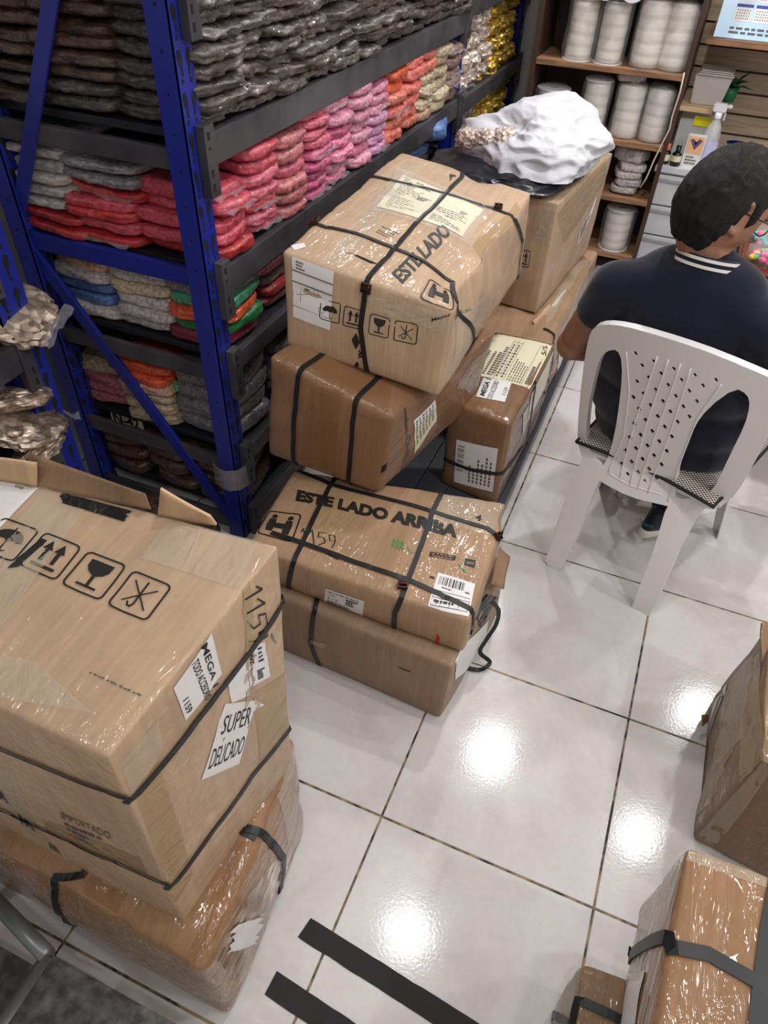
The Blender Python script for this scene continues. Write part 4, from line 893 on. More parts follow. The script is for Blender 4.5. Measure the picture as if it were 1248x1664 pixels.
def flapmesh(seed):
    bm = bmesh.new(); lx, wy, hz = 0.25, 0.17, 0.05; prev = None
    for j in range(9):
        y = (-1 + 2 * j / 8) * wy * 0.38; e = lx / 2 + 0.008 + 0.016 * abs(noise.noise(V((j * 0.6, seed, 1)))); zc = hz * 0.5
        cur = (bm.verts.new((lx * 0.46, y, zc)), bm.verts.new((lx * 0.5, y * 1.02, zc)), bm.verts.new((e, y * 1.05, zc - 0.004 + 0.018 * noise.noise(V((j * 0.5, seed, 4))))))
        if prev:
            bm.faces.new((prev[0], prev[1], cur[1], cur[0])); bm.faces.new((prev[1], prev[2], cur[2], cur[1]))
        prev = cur
    me = bpy.data.meshes.new('film_end'); bm.to_mesh(me); bm.free(); me.materials.append(M['film_end']); return me
M['film_end'] = tapemat('glossy_film_end', srgb(200, 200, 206), 0.22, 0.07, 40)
FE = [flapmesh(k) for k in range(6)]
tagme = fromdata([(-0.012, -0.009, 0), (0.012, -0.009, 0), (0.012, 0.009, 0.0), (-0.012, 0.009, 0)], [(0, 1, 2, 3)]); tagme.materials.append(M['tag'])
def bag(me, loc, rz, matk, label, group, rx=0, ry=0, sc=(1, 1, 1), name='button_bag', cat='bag', sticker=None):
    o = bpy.data.objects.new(name, me); COL.objects.link(o); o.location = loc; o.rotation_euler = (rx, ry, rz); o.scale = sc
    s = o.material_slots[0]; s.link = 'OBJECT'; s.material = M['bag_' + matk]
    tag(o, label, cat, group)
    if name == 'button_bag' and me in BM and rnd.random() < (0.5 if matk in ('dark', 'brown') else 0.25):
        c = bpy.data.objects.new('film_end', FE[rnd.randrange(6)]); COL.objects.link(c); c.parent = o
    if sticker:
        c = bpy.data.objects.new('sticker', tagme); COL.objects.link(c); c.parent = o; c.location = sticker; c.rotation_euler = (0, 1.05, random.uniform(-0.3, 0.3))
    return o
def o_(k): return ORD[k]
rnd = random.Random(5)
CN = dict(red='bright red', crimson='crimson', rose='rose', dusty='dusty rose', magenta='deep pink', pink='pink', palepink='pale pink', lilac='lilac', salmon='salmon', coral='coral', cream='cream', mocha='mocha',
          white='white', skyblue='sky blue', mint='mint green', green='dark green', orange='orange', wine='wine red', peach='peach', beige='beige', dark='dark grey', brown='dark brown', silver='silver grey', gold='gold', champagne='champagne', metal='metallic')
def stack(y, x, z0, zmax, mats, col, shelf, dz=0.036, wy=0.17, meshes=None, rz=0, where='stack from near post', jit=0.012, tags=0.25, group=None, jy=0.012):
    z = z0; k = 0
    while z < zmax - dz * 0.55:
        mk = mats[min(k, len(mats) - 1)]
        sc = (1, wy / 0.17, dz / 0.0445 * rnd.uniform(0.93, 1.1))
        st = (0.105, rnd.uniform(-0.04, 0.04), 0.022) if rnd.random() < tags else None
        bag((meshes or BM)[rnd.randrange(len(meshes or BM))], (x + rnd.uniform(-jit, jit), y + rnd.uniform(-jy, jy), z), rz + rnd.uniform(-0.09, 0.09) + (math.pi if rnd.random() < 0 else 0), mk,
            '%s button bag %s up in %s %s, %s shelf' % (CN[mk], o_(k), col, where, shelf), group or ('button bags on the %s shelf' % shelf), rx=rnd.uniform(-0.06, 0.06), ry=rnd.uniform(-0.02, 0.06), sc=sc, sticker=st)
        z += dz * 0.93; k += 1
        if k > 13: break
SH = 'second highest'
cols = [(['red', 'crimson', 'crimson', 'crimson', 'crimson', 'dusty'], 5), (['rose', 'rose', 'crimson', 'rose', 'rose', 'crimson'], 6), (['dusty', 'dusty', 'dusty', 'rose', 'dusty', 'dusty'], 6), (['magenta', 'magenta', 'magenta', 'magenta', 'magenta', 'rose', 'rose'], 7),
        (['pink', 'palepink', 'pink', 'pink', 'magenta', 'palepink'], 6), (['palepink', 'pink', 'palepink', 'palepink', 'palepink'], 6), (['lilac', 'lilac', 'lilac', 'lilac', 'palepink'], 6), (['coral', 'salmon', 'coral', 'salmon', 'orange'], 6), (['salmon', 'coral', 'coral', 'coral', 'coral'], 6), (['peach', 'cream', 'cream', 'beige', 'salmon'], 6), (['cream', 'cream', 'beige', 'beige'], 6), (['mocha', 'mocha', 'mocha', 'mocha', 'mocha'], 6)]
YS = YA + 0.135; pitch = (YB_ - 0.05 - YS) / 11
HS = [0.95, 1.0, 1.02, 1.05, 1.06, 1.07, 1.07, 1.08, 1.1, 1.1, 1.08, 1.1]
for i, (mats, n) in enumerate(cols):
    stack(YS + i * pitch, XF - 0.11, 0.90, 0.90 + (0.185 if i in (0,) else 0.225 if i != 4 else 0.235), mats, o_(i), SH, dz=(0.036, 0.034, 0.037, 0.028, 0.034, 0.036, 0.032, 0.040, 0.042, 0.042, 0.040, 0.044)[i], wy=pitch + 0.005, tags=0.45)
for j, (x, mats, h) in enumerate(((-1.07, ['red', 'crimson', 'red', 'crimson', 'red', 'silver'], 0.21), (-1.24, ['red', 'red', 'white', 'white', 'white', 'white'], 0.235))):
    stack(YA + 0.15, x, 0.90, 0.90 + h, mats, o_(j), SH, dz=0.032, wy=0.23, meshes=[m_ for m_ in BM], rz=math.pi / 2 * (1 if j % 2 else -1), where='stack back of end', jit=0.02, tags=0.05)
TOP = 'highest'
for i in range(12):
    stack(YS + i * pitch, XF - 0.11, 1.20, 1.20 + (0.25 if i < 6 else 0.2 if i < 8 else 0.23), ['dark'], o_(i), TOP, dz=0.032, wy=pitch + 0.05, meshes=BD, tags=0.0, jit=0.02, jy=0.035)
for j, x in enumerate((-1.07, -1.24)):
    stack(YA + 0.15, x, 1.20, 1.44, ['brown' if j else 'dark', 'dark', 'brown'], o_(j), TOP, dz=0.032, wy=0.23, rz=math.pi / 2, where='stack back of end', jit=0.02, tags=0)
for i in range(2):
    stack(YS + 0.1 + i * 0.3, XF - 0.12, 1.50, 1.60, ['dark'], o_(i), 'uppermost', wy=0.2, tags=0)
# third shelf (z .66)
T3 = 'third highest'
def B1(me, x, y, z, rz, mk, label, **kw): return bag(me, (x, y, z), rz, mk, label, 'loose button bags on the lower shelves', **kw)
y0 = YA + 0.15
def pile(x, y, z0, mats, name, dz=0.034, rz=math.pi / 2, meshes=None, s=1.0, j=0.01):
    z = z0
    for k, mk in enumerate(mats):
        B1((meshes or BW)[rnd.randrange(5)], x + rnd.uniform(-j, j), y + rnd.uniform(-j, j), z, rz + rnd.uniform(-0.15, 0.15), mk, '%s button bag, %s up in %s' % (CN[mk], o_(k), name), sc=(s, s * 0.80, dz / 0.043), ry=rnd.uniform(-0.04, 0.04), rx=rnd.uniform(-0.04, 0.04)); z += dz * 0.92
pile(-0.86, y0 + 0.0, 0.66, ['wine', 'green', 'orange', 'mint', 'silver', 'silver'], 'the green pile by the front post', dz=0.036)
pile(-1.03, y0, 0.66, ['white', 'white', 'white', 'beige', 'white', 'wine'], 'white pile left of the green pile', dz=0.036)
pile(-1.22, y0, 0.66, ['white', 'skyblue', 'skyblue', 'white', 'peach', 'wine'], 'blue and white pile by the rear post', dz=0.037)
pile(-0.88, y0 + 0.24, 0.66, ['wine', 'red', 'silver', 'pink', 'pink', 'pink'], 'pink pile behind the brown box', dz=0.036)
for i in range(2): pile(-0.88, y0 + 1.06 + i * 0.34, 0.66, ['silver', 'brown', 'skyblue', 'dark'][: 3 + i % 2], '%s pile beyond the pink pile' % o_(i), dz=0.045)
B1(BF[1], -0.84, 2.3, 0.80, 0.3, 'skyblue', 'puffy light blue bag beside the middle upright above the black plastic bag')
# fourth shelf (z .345)
pile(-0.88, y0 + 0.02, 0.345, ['silver', 'silver', 'silver', 'silver'], 'big grey pile by the front post', dz=0.055, s=1.1)
pile(-0.87, y0 + 0.28, 0.345, ['silver', 'silver', 'silver', 'silver'], 'grey pile behind front pile', dz=0.05, s=1.05)
pile(-1.08, y0 - 0.02, 0.345, ['beige', 'beige', 'beige', 'peach', 'orange', 'orange'], 'orange topped pile in the middle of the end', dz=0.036, s=0.95)
pile(-1.25, y0, 0.345, ['dusty', 'dusty', 'dusty', 'beige'], 'dusty pile by the rear post', dz=0.04)
B1(BW[2], -0.995, y0 - 0.04, 0.46, 1.2, 'mint', 'small mint green bag squeezed between orange and grey piles', sc=(0.35, 0.3, 0.6))
# lowest shelf
k = 0
for i, x in enumerate((-1.22, -1.03, -0.87)):
    for j in range(3):
        for q, dy in enumerate((0, 0.27)):
            B1(BF[(i + j) % 5], x + rnd.uniform(-0.02, 0.02), y0 + dy, 0.10 + j * 0.055, rnd.uniform(-0.2, 0.2), 'brown', 'dark brown button bag, %s layer, %s column, %s row, lowest shelf' % (o_(j), o_(i), o_(q)), sc=(0.75, 1, 0.72)); k += 1
for i in range(4): B1(BF[i], -0.88, y0 + 0.55 + i * 0.27, 0.10, i, 'brown', 'dark brown bag low in the rack, %s one beyond the near bags' % o_(i))
for i in range(6):
    B1(BF[i % 5], -0.84 - 0.21 * (i % 3), 0.50 - 0.03 * (i % 2), 0.0 + 0.07 * (i // 3), 0.15 * i, 'brown', 'dark brown bag on the floor before the rack end, %s %s one' % (o_(i % 3), ('lower', 'upper')[i // 3]), sc=(0.8, 0.85, 0.95))
# card leaning at the back of lowest shelf
e = box('box_lid', (-1.26, 0.72, 0.26), (-1.14, 0.725, 0.335), M['paper_y'], None); tag(e, 'cream carton lid lettered in black, low behind the diagonal brace', 'lid')
vs, fs = textdata('N-42', 0.03); o = obj('lettering', fromdata([(-1.25 + 0.1 * a, 0.7195, 0.275 + 0.04 * b) for a, b in vs], fs), M['ink'], e)
# far bay packs
def packs(z0, layers, mk, name, ya, yb, n):
    for j in range(layers):
        for i in range(n):
            m1 = mk[0] if i < n * 0.17 else mk[1] if i < n * 0.5 else mk[-1]
            bag(BC[(i + j * 2) % 5], (XF - 0.10 + rnd.uniform(-0.01, 0.015), ya + (yb - ya) * (i + 0.5) / n, z0 + j * 0.068), rnd.uniform(-0.4, 0.4), m1,
                '%s crinkly pack, %s up, %s along the %s' % (CN[m1], o_(j), o_(i), name), 'crinkly packs in the far bay', sc=(0.95, (yb - ya) / n / 0.165, 0.95), name='crinkly_pack', cat='pack')
packs(0.885, 4, ['champagne', 'champagne', 'champagne', 'gold'], 'upper far shelf', 2.6, 3.5, 6)
packs(0.62, 4, ['silver', 'gold', 'gold'], 'middle far shelf', 2.6, 3.5, 6)
packs(0.345, 3, ['dark', 'silver', 'gold'], 'lower far shelf', 2.6, 3.5, 5)
packs(1.235, 2, ['gold', 'gold', 'gold'], 'top far shelf', 2.6, 3.5, 5)
# metal button bags on the near rack
G_ = 'metallic button bags on the near rack'
for k, (px, py, x, mk, l) in enumerate(((5, 500, -1.16, 'metal', 'on top of grey beam at left edge'), (25, 690, -1.13, 'metal', 'with a pale ring, above the tall tan box'), (10, 650, -1.17, 'metal', 'folded over another, under grey beam'), (45, 745, -1.12, 'metal', 'low, just behind box flaps'))):
    p = atx(px, py, x); o = bag(BC[k % 5], (p.x, p.y, p.z - 0.03), 0.3 + k * 1.3, mk, 'clear bag of metallic buttons ' + l, G_, rx=0.3, ry=0.35, sc=(1.15, 1.0, 0.75)); c = bpy.data.objects.new('film_end', FE[k]); COL.objects.link(c); c.parent = o; c.location = (-0.02, 0, 0.02); c.scale = (1, 1, 2)
for k in range(6):
    bag(BF[k % 5], (-1.28, 0.2 - (k % 3) * 0.25, 0.52 + (k // 3) * 0.06), k, 'metal', 'clear bag of metallic buttons deep in near rack, %s counted inward' % o_(k), G_)
#PART4
# ================================================================ CHAIR
O_ = V((0.345, 0.915, 0)); CR = V((0.974, -0.227, 0)).normalized(); CF = V((0.227, 0.974, 0)).normalized()
def Q(a, b, z): return O_ + CR * a + CF * b + V((0, 0, z))
def prof(z, a=0): 
    d = 0.075 * min(1, max(0, z) / 0.42) ** 1.2 if z < 0.42 else 0.075 - 0.10 * ((z - 0.42) / 0.42)
    return d + (0.5 * a * a if z > 0.42 else 0.5 * a * a * z / 0.42)
def chp(px, py):
    d = ray(px, py); lo, hi = 0.5, 3.5
    def g(t): p = CAM + d * t - O_; return p.dot(CF) - prof(max(0, p.z), p.dot(CR))
    for _ in range(40):
        m = (lo + hi) / 2
        if g(m) < 0: lo = m
        else: hi = m
    p = CAM + d * lo - O_; return (p.dot(CR), p.z)
def cx(l, s=0.327, ox=840, oy=500): return [chp(ox + x * s, oy + y * s) for x, y in l]
def plate(outlines, name, parent, th=0.004, rimd=0.02, mat=None, rims=(0,), cyc=True):
    cu = bpy.data.curves.new('p', 'CURVE'); cu.dimensions = '2D'; cu.fill_mode = 'BOTH'; cu.extrude = th / 2
    for o in outlines:
        s = cu.splines.new('POLY'); s.points.add(len(o) - 1); s.use_cyclic_u = True
        for i, (x, y) in enumerate(o): s.points[i].co = (x, y, 0, 1)
    ob = bpy.data.objects.new('p', cu); COL.objects.link(ob); dg = bpy.context.evaluated_depsgraph_get(); me = bpy.data.meshes.new_from_object(ob.evaluated_get(dg)); bpy.data.objects.remove(ob)
    bm = bmesh.new(); bm.from_mesh(me)
    for k in range(-12, 14): bmesh.ops.bisect_plane(bm, geom=bm.verts[:] + bm.edges[:] + bm.faces[:], plane_co=(k * 0.025 + 0.003, 0, 0), plane_no=(1, 0, 0))
    for k in range(1, 36): bmesh.ops.bisect_plane(bm, geom=bm.verts[:] + bm.edges[:] + bm.faces[:], plane_co=(0, k * 0.025 + 0.001, 0), plane_no=(0, 1, 0))
    for v in bm.verts: x, y, z = v.co; v.co = Q(x, prof(y, x) + z, y)
    for ri in rims:
        o = outlines[ri]; n = len(o); cxm = sum(p[0] for p in o) / n; cym = sum(p[1] for p in o) / n; R = []
        for i in range(n):
            a, b = V(o[i - 1]), V(o[(i + 1) % n]); t = (b - a).normalized(); nn = V((-t.y, t.x)) * 0.004
            if ri == 0: nn = nn
            p = V(o[i]); R.append([bm.verts.new(Q(q.x, prof(q.y, q.x) + dz, q.y)) for q, dz in ((p - nn * 0.5, -th / 2), (p + nn * 0.5, -th / 2), (p + nn * 0.5, rimd), (p - nn * 0.5, rimd))])
        for i in range(n):
            a, b = R[i], R[(i + 1) % n]
            for k in range(4): bm.faces.new((a[k], a[(k + 1) % 4], b[(k + 1) % 4], b[k]))
    return obj(name, recalc(bm), mat or M['white_plastic'], parent)
def smooth(pts, it=2):
    for _ in range(it):
        q = []
        for i in range(len(pts)):
            a, b = pts[i], pts[(i + 1) % len(pts)]; q += [(a[0] * .75 + b[0] * .25, a[1] * .75 + b[1] * .25), (a[0] * .25 + b[0] * .75, a[1] * .25 + b[1] * .75)]
        pts = q
    return pts
CH = empty('plastic_chair', O_ + CF * 0.25, 'white plastic chair with diamond pierced backrest, the seated man on it', 'chair')
outer = cx([(305, 665), (308, 560), (330, 330), (352, 190), (372, 118), (405, 88), (480, 84), (600, 108), (800, 168), (1000, 238), (1248, 343), (1300, 372), (1330, 410), (1320, 460), (1240, 640), (1160, 800), (1100, 900), (1060, 950), (990, 1000), (940, 990), (900, 985), (820, 975), (765, 985), (730, 975), (560, 935), (412, 855), (380, 830), (330, 745)])
hl = cx([(502, 200), (440, 212), (405, 260), (380, 360), (350, 500), (340, 650), (352, 690), (420, 790), (440, 780), (490, 640), (522, 420), (530, 270)])
hr = cx([(1085, 392), (1150, 425), (1165, 480), (1140, 580), (1060, 740), (1000, 870), (975, 905), (930, 940), (790, 955), (785, 900), (795, 780), (862, 610), (950, 490)])
DI = [(590, 225), (680, 265), (780, 302), (885, 333), (990, 357), (623, 285), (717, 325), (818, 357), (925, 385), (598, 365), (655, 345), (752, 382), (857, 411), (580, 443), (630, 425), (690, 405), (790, 437), (895, 463), (607, 501), (665, 482), (726, 462), (827, 489), (584, 574), (640, 556), (700, 537), (763, 514), (858, 539), (562, 643), (615, 630), (673, 611), (735, 589), (799, 565), (543, 708), (592, 697), (649, 683), (708, 662), (770, 638), (523, 773), (571, 763), (625, 750), (682, 732), (745, 710), (551, 825), (603, 815), (658, 799), (719, 777), (637, 860), (695, 842)]
dia = [cx([(x - 13, y - 4), (x + 1, y - 12), (x + 13, y + 4), (x, y + 12)]) for x, y in DI]
plate([smooth(outer, 1), smooth(hl, 1), smooth(hr, 1)] + dia, 'backrest', CH, 0.005, 0.024, rims=(0, 1, 2))
bm = bmesh.new()
for l in ([(700, 240), (590, 560), (510, 850)], [(755, 255), (650, 560), (560, 880)], [(815, 275), (700, 600), (600, 900)], [(865, 300), (770, 600), (650, 920)], [(545, 215), (560, 420), (530, 640), (455, 815)], [(1020, 375), (900, 540), (830, 720), (800, 800), (750, 960)], [(455, 820), (560, 880), (720, 925)]):
    ps = []
    for (x0, y0_), (x1, y1_) in zip(l, l[1:]):
        for k in range(6): ps.append((x0 + (x1 - x0) * k / 6, y0_ + (y1_ - y0_) * k / 6))
    ps.append(l[-1]); bm = bmesh.new(); tube(bm, [Q(a, prof(z, a) - 0.0025, z) for a, z in cx(ps)], 0.0022, 5); obj('rib', bm, M['white_plastic'], CH, True)
legL = cx([(330, 745), (240, 960), (145, 1255), (150, 1302), (188, 1326), (212, 1300), (285, 1160), (385, 900), (425, 830)])
legR = cx([(762, 970), (740, 1015), (690, 1185), (610, 1400), (572, 1492), (576, 1522), (650, 1533), (700, 1440), (795, 1220), (900, 1025), (945, 990)])
legL = [(a, max(z, 0.001)) for a, z in legL]; legR = [(a, max(z, 0.001)) for a, z in legR]
plate([legL], 'leg', CH, 0.005, 0.03, rims=(0,)); plate([legR], 'leg', CH, 0.005, 0.03, rims=(0,))
for sx in (-1, 1):
    bm = bmesh.new(); n = 8; rings = []
    for k in range(n + 1):
        t = k / n; z = 0.41 * (1 - t); a = sx * (0.17 + 0.045 * t) + 0.015; b = 0.42 + 0.07 * t; w = 0.05 - 0.02 * t
        rings.append([bm.verts.new(Q(a + p * 1.0, b + q, z)) for p, q in ((-w * sx, w * 0.4), (0, w * 0.4), (0, -w), (-0.004 * sx, -w), (-0.004 * sx, w * 0.4 - 0.004), (-w * sx, w * 0.4 - 0.004))])
    for r0_, r1_ in zip(rings, rings[1:]):
        for k in range(6): bm.faces.new((r0_[k], r0_[(k + 1) % 6], r1_[(k + 1) % 6], r1_[k]))
    obj('leg', recalc(bm), M['white_plastic'], CH)
bm = bmesh.new(); S_ = [(-0.185, 0.085), (0.205, 0.075), (0.235, 0.46), (-0.205, 0.47)]
top = [bm.verts.new(Q(a, b, 0.425)) for a, b in S_]; bot = [bm.verts.new(Q(a, b, 0.395)) for a, b in S_]
bm.faces.new(top); bm.faces.new(bot[::-1])
for k in range(4): bm.faces.new((top[k], bot[k], bot[(k + 1) % 4], top[(k + 1) % 4]))
bmesh.ops.bevel(bm, geom=bm.edges[:], offset=0.01, segments=2, affect='EDGES'); obj('seat', recalc(bm), M['white_plastic'], CH)
# checked cushion
m = nmat('checked_cushion_fabric', srgb(200, 190, 180), 0.85); M['check'] = m
ck = N(m, 'ShaderNodeTexChecker', i_Scale=190.0, i_Color1=srgb(214, 204, 196), i_Color2=srgb(16, 15, 18)); L(m, N(m, 'ShaderNodeTexCoord').outputs['UV'], ck.inputs['Vector']); L(m, ck.outputs[0], P(m).inputs['Base Color'])
cq = [at(937, 716, 0.44) - O_, at(1160, 822, 0.44) - O_]; cq = [(p.dot(CR), p.dot(CF)) for p in cq] + [(0.25, 0.47), (-0.2, 0.48)]
CU = empty('seat_cushion', Q(0, 0.25, 0.427), 'black and white checked cushion on the plastic chair under the man', 'cushion')
bm = bmesh.new(); uvl = bm.loops.layers.uv.new('UVMap'); n = 22; gt = []; gb = []
for i in range(n + 1):
    rt = []; rb = []
    for j in range(n + 1):
        u, v = i / n, j / n; a = (cq[0][0] * (1 - u) + cq[1][0] * u) * (1 - v) + (cq[3][0] * (1 - u) + cq[2][0] * u) * v; b = (cq[0][1] * (1 - u) + cq[1][1] * u) * (1 - v) + (cq[3][1] * (1 - u) + cq[2][1] * u) * v
        e_ = (16 * u * (1 - u) * v * (1 - v)) ** 0.35; b += 0.02 * math.sin(math.pi * u) * (1 - v)
        rt.append(bm.verts.new(Q(a, b, 0.436 + 0.030 * e_ + 0.003 * noise.noise(V((a * 20, b * 20, 0)))))); rb.append(bm.verts.new(Q(a, b, 0.434 - 0.007 * e_)))
    gt.append(rt); gb.append(rb)
for i in range(n):
    for j in range(n):
        for g, fl_ in ((gt, 0), (gb, 1)):
            q = (g[i][j], g[i + 1][j], g[i + 1][j + 1], g[i][j + 1]); f = bm.faces.new(q if not fl_ else q[::-1]); f.smooth = True
            for l in f.loops: d_ = l.vert.co - O_; l[uvl].uv = (d_.dot(CR), d_.dot(CF) + d_.z)
bmesh.ops.remove_doubles(bm, verts=bm.verts[:], dist=0.0001)
for i in range(n):
    for a, b in (((i, 0), (i + 1, 0)), ((i, n), (i + 1, n)), ((0, i), (0, i + 1)), ((n, i), (n, i + 1))):
        try:
            f = bm.faces.new((gt[a[0]][a[1]], gt[b[0]][b[1]], gb[b[0]][b[1]], gb[a[0]][a[1]]))
            for l in f.loops: d_ = l.vert.co - O_; l[uvl].uv = (d_.dot(CR), d_.dot(CF) + d_.z)
        except Exception: pass
obj('cover', recalc(bm), M['check'], CU)
bm = bmesh.new(); rim = [Q(cq[k % 4][0], cq[k % 4][1], 0.436) for k in range(5)]; rim2 = []
for a, b in zip(rim, rim[1:]):
    for k in range(8): 
        p = a.lerp(b, k / 8)
        rim2.append(p + (CF * 0.02 * math.sin(math.pi * k / 8) if a is rim[0] else V()))
tube(bm, rim2 + [rim2[0]], 0.005, 6); obj('piping', bm, nmat('black_piping', srgb(18, 18, 20), 0.7), CU, True)
# ================================================================ PERSON
def ell(bm, c, r, R=None, seg=20, rings=12):
    Mx = Matrix.Translation(c) @ ((R or Matrix.Identity(3)).to_4x4()) @ Matrix.Diagonal((r[0], r[1], r[2], 1))
    bmesh.ops.create_uvsphere(bm, u_segments=seg, v_segments=rings, radius=1, matrix=Mx)
def limb(bm, pts, rs, n=14, k=6):
    P_ = []; R_ = []
    pts = [V(p) for p in pts]
    for i in range(len(pts) - 1):
        for j in range(k):
            t = j / k; P_.append(pts[i].lerp(pts[i + 1], t)); R_.append(rs[i] + (rs[i + 1] - rs[i]) * (t * t * (3 - 2 * t)))
    P_.append(pts[-1]); R_.append(rs[-1]); tube(bm, P_, R_, n); ell(bm, pts[0], [rs[0]] * 3, None, 12, 8); ell(bm, pts[-1], [rs[-1]] * 3, None, 12, 8)
    for p, r in zip(pts[1:-1], rs[1:-1]): ell(bm, p, [r * 1.01] * 3, None, 12, 8)
def fuse(bm, name, vox, mat, parent, it=6, fac=0.6):
    me = bpy.data.meshes.new('t'); bm.to_mesh(me); bm.free(); o = bpy.data.objects.new('t', me); COL.objects.link(o)
    r = o.modifiers.new('r', 'REMESH'); r.mode = 'VOXEL'; r.voxel_size = vox; s = o.modifiers.new('s', 'SMOOTH'); s.factor = fac; s.iterations = it
    dg = bpy.context.evaluated_depsgraph_get(); m2 = bpy.data.meshes.new_from_object(o.evaluated_get(dg)); bpy.data.objects.remove(o); m2.name = name
    m2.materials.clear(); return obj(name, m2, mat, parent, True)
m = nmat('skin', srgb(150, 108, 86), 0.5, Subsurface_Weight=0.08); M['skin'] = m; P(m).inputs['Subsurface Radius'].default_value = (0.02, 0.008, 0.004)
n1 = N(m, 'ShaderNodeTexNoise', i_Scale=30.0, i_Detail=4.0); L(m, N(m, 'ShaderNodeTexCoord').outputs['Object'], n1.inputs['Vector']); L(m, ramp(m, n1.outputs[0], [(0.3, srgb(138, 96, 74)), (0.7, srgb(160, 114, 90))]), P(m).inputs['Base Color'])
def fabric(name, c, sc=500):
    m = nmat(name, c, 0.95, Sheen_Weight=0.25); P(m).inputs['Specular IOR Level'].default_value = 0.15
    n = N(m, 'ShaderNodeTexNoise', i_Scale=float(sc), i_Detail=2.0); tc = N(m, 'ShaderNodeTexCoord'); L(m, tc.outputs['Object'], n.inputs['Vector']); b = bump(m, n.outputs[0], 0.4, 0.001)
    n2 = N(m, 'ShaderNodeTexNoise', i_Scale=9.0, i_Detail=3.0); L(m, tc.outputs['Object'], n2.inputs['Vector']); bump(m, n2.outputs[0], 0.35, 0.02, b); return m
M['navy'] = fabric('navy_knit', srgb(24, 26, 42)); M['trouser'] = fabric('dark_navy_cloth', srgb(20, 22, 34)); M['white_cloth'] = fabric('white_knit', srgb(220, 216, 212))
PE = empty('person', Q(0, 0.25, 0.47), 'seated man in navy polo with white striped collar, back to camera, head bent', 'person')
HC = at(1174, 336, 1.105); HS_ = 1.06
a_ = math.radians(-38); hf = (Matrix.Rotation(a_, 3, 'Z') @ CF); hf = (hf * math.cos(math.radians(24)) + V((0, 0, -math.sin(math.radians(24))))).normalized(); hr_ = hf.cross(V((0, 0, 1))).normalized(); hu = hr_.cross(hf)
HM = Matrix((tuple(hr_), tuple(hf), tuple(hu))).transposed()
nk = Q(-0.05, 0.145, 0.985); shL = Q(-0.232, 0.12, 0.885); shR = Q(0.15, 0.11, 0.885); pel = Q(0.005, 0.24, 0.525)
elL = at(930, 560, 0.67) ; wrL = Q(-0.13, 0.47, 0.56); elR = Q(0.25, 0.16, 0.66); wrR = Q(0.12, 0.46, 0.57)
hipL = Q(-0.085, 0.25, 0.52); hipR = Q(0.10, 0.24, 0.52); knL = Q(-0.12, 0.66, 0.50); knR = Q(0.17, 0.64, 0.50)
anL = at(1003, 795, 0.09) + CF * 0.05; anR = V((0.475, 1.235, 0.10)) + CF * 0.03
def headpt(d):
    x, y, z = d
    r = V((0.080 * x, 0.101 * y, 0.116 * z))
    if y > 0.3 and z < -0.2: r.y *= 1 - 0.12 * (-z - 0.2); r.x *= 1 - 0.35 * max(0, -z - 0.35)
    if y < 0 and z < -0.3: r.y *= 1 - 0.45 * (-z - 0.3)
    if y > 0.6: 
        nb = math.exp(-((x / 0.16) ** 2)) * math.exp(-(((z + 0.18) / 0.16) ** 2)); r.y += 0.022 * nb + 0.008 * math.exp(-(x / 0.1) ** 2) * math.exp(-((z - 0.02) / 0.2) ** 2)
        r.y += 0.006 * math.exp(-((z - 0.22) / 0.08) ** 2) - 0.008 * sum(math.exp(-(((x - s) / 0.16) ** 2)) for s in (-0.4, 0.4)) * math.exp(-((z - 0.02) / 0.1) ** 2)
        r.y += 0.005 * math.exp(-(x / 0.3) ** 2) * (math.exp(-((z + 0.47) / 0.05) ** 2) + math.exp(-((z + 0.58) / 0.05) ** 2)) - 0.004 * math.exp(-(x / 0.3) ** 2) * math.exp(-((z + 0.525) / 0.02) ** 2)
        r.y += 0.01 * math.exp(-(x / 0.35) ** 2) * math.exp(-((z + 0.85) / 0.15) ** 2)
    return HC + HM @ r
bm = bmesh.new()
bmesh.ops.create_uvsphere(bm, u_segments=64, v_segments=48, radius=1)
for v in bm.verts: v.co = headpt(v.co.normalized())
limb(bm, [nk + V((0, 0, -0.07)), nk + V((0, 0, 0.0)), HC + HM @ V((0, -0.02, -0.05))], [0.055, 0.056, 0.058])
for sx in (-1, 1):                                   # ears
    for k in range(9):
        a = -2.3 + k * 0.5; p = HC + HM @ V((sx * (0.078 + 0.006 * math.sin(k)), -0.008 + 0.017 * math.cos(a) - 0.006, 0.0 + 0.031 * math.sin(a)))
        ell(bm, p, (0.0065, 0.0075, 0.0085), HM, 8, 6)
    ell(bm, HC + HM @ V((sx * 0.075, -0.006, 0)), (0.006, 0.015, 0.026), HM, 10, 8); ell(bm, HC + HM @ V((sx * 0.076, -0.002, -0.032)), (0.007, 0.009, 0.011), HM, 10, 8)
for z, w, d, a, b in ((0.50, 0.15, 0.11, 0.005, 0.24), (0.62, 0.145, 0.11, 0.0, 0.21), (0.74, 0.16, 0.115, -0.01, 0.18), (0.84, 0.15, 0.10, -0.03, 0.165)):
    ell(bm, Q(a, b, z), (w * 0.86, d * 0.8, 0.09), Matrix((tuple(CR), tuple(CF), (0, 0, 1))).transposed())
limb(bm, [Q(-0.05, 0.15, 0.87), shL, elL, wrL], [0.05, 0.054, 0.044, 0.027]); limb(bm, [Q(-0.03, 0.15, 0.87), shR, elR, wrR], [0.05, 0.05, 0.041, 0.027])
limb(bm, [hipL, knL, anL], [0.085, 0.055, 0.04]); limb(bm, [hipR, knR, anR], [0.085, 0.055, 0.04])
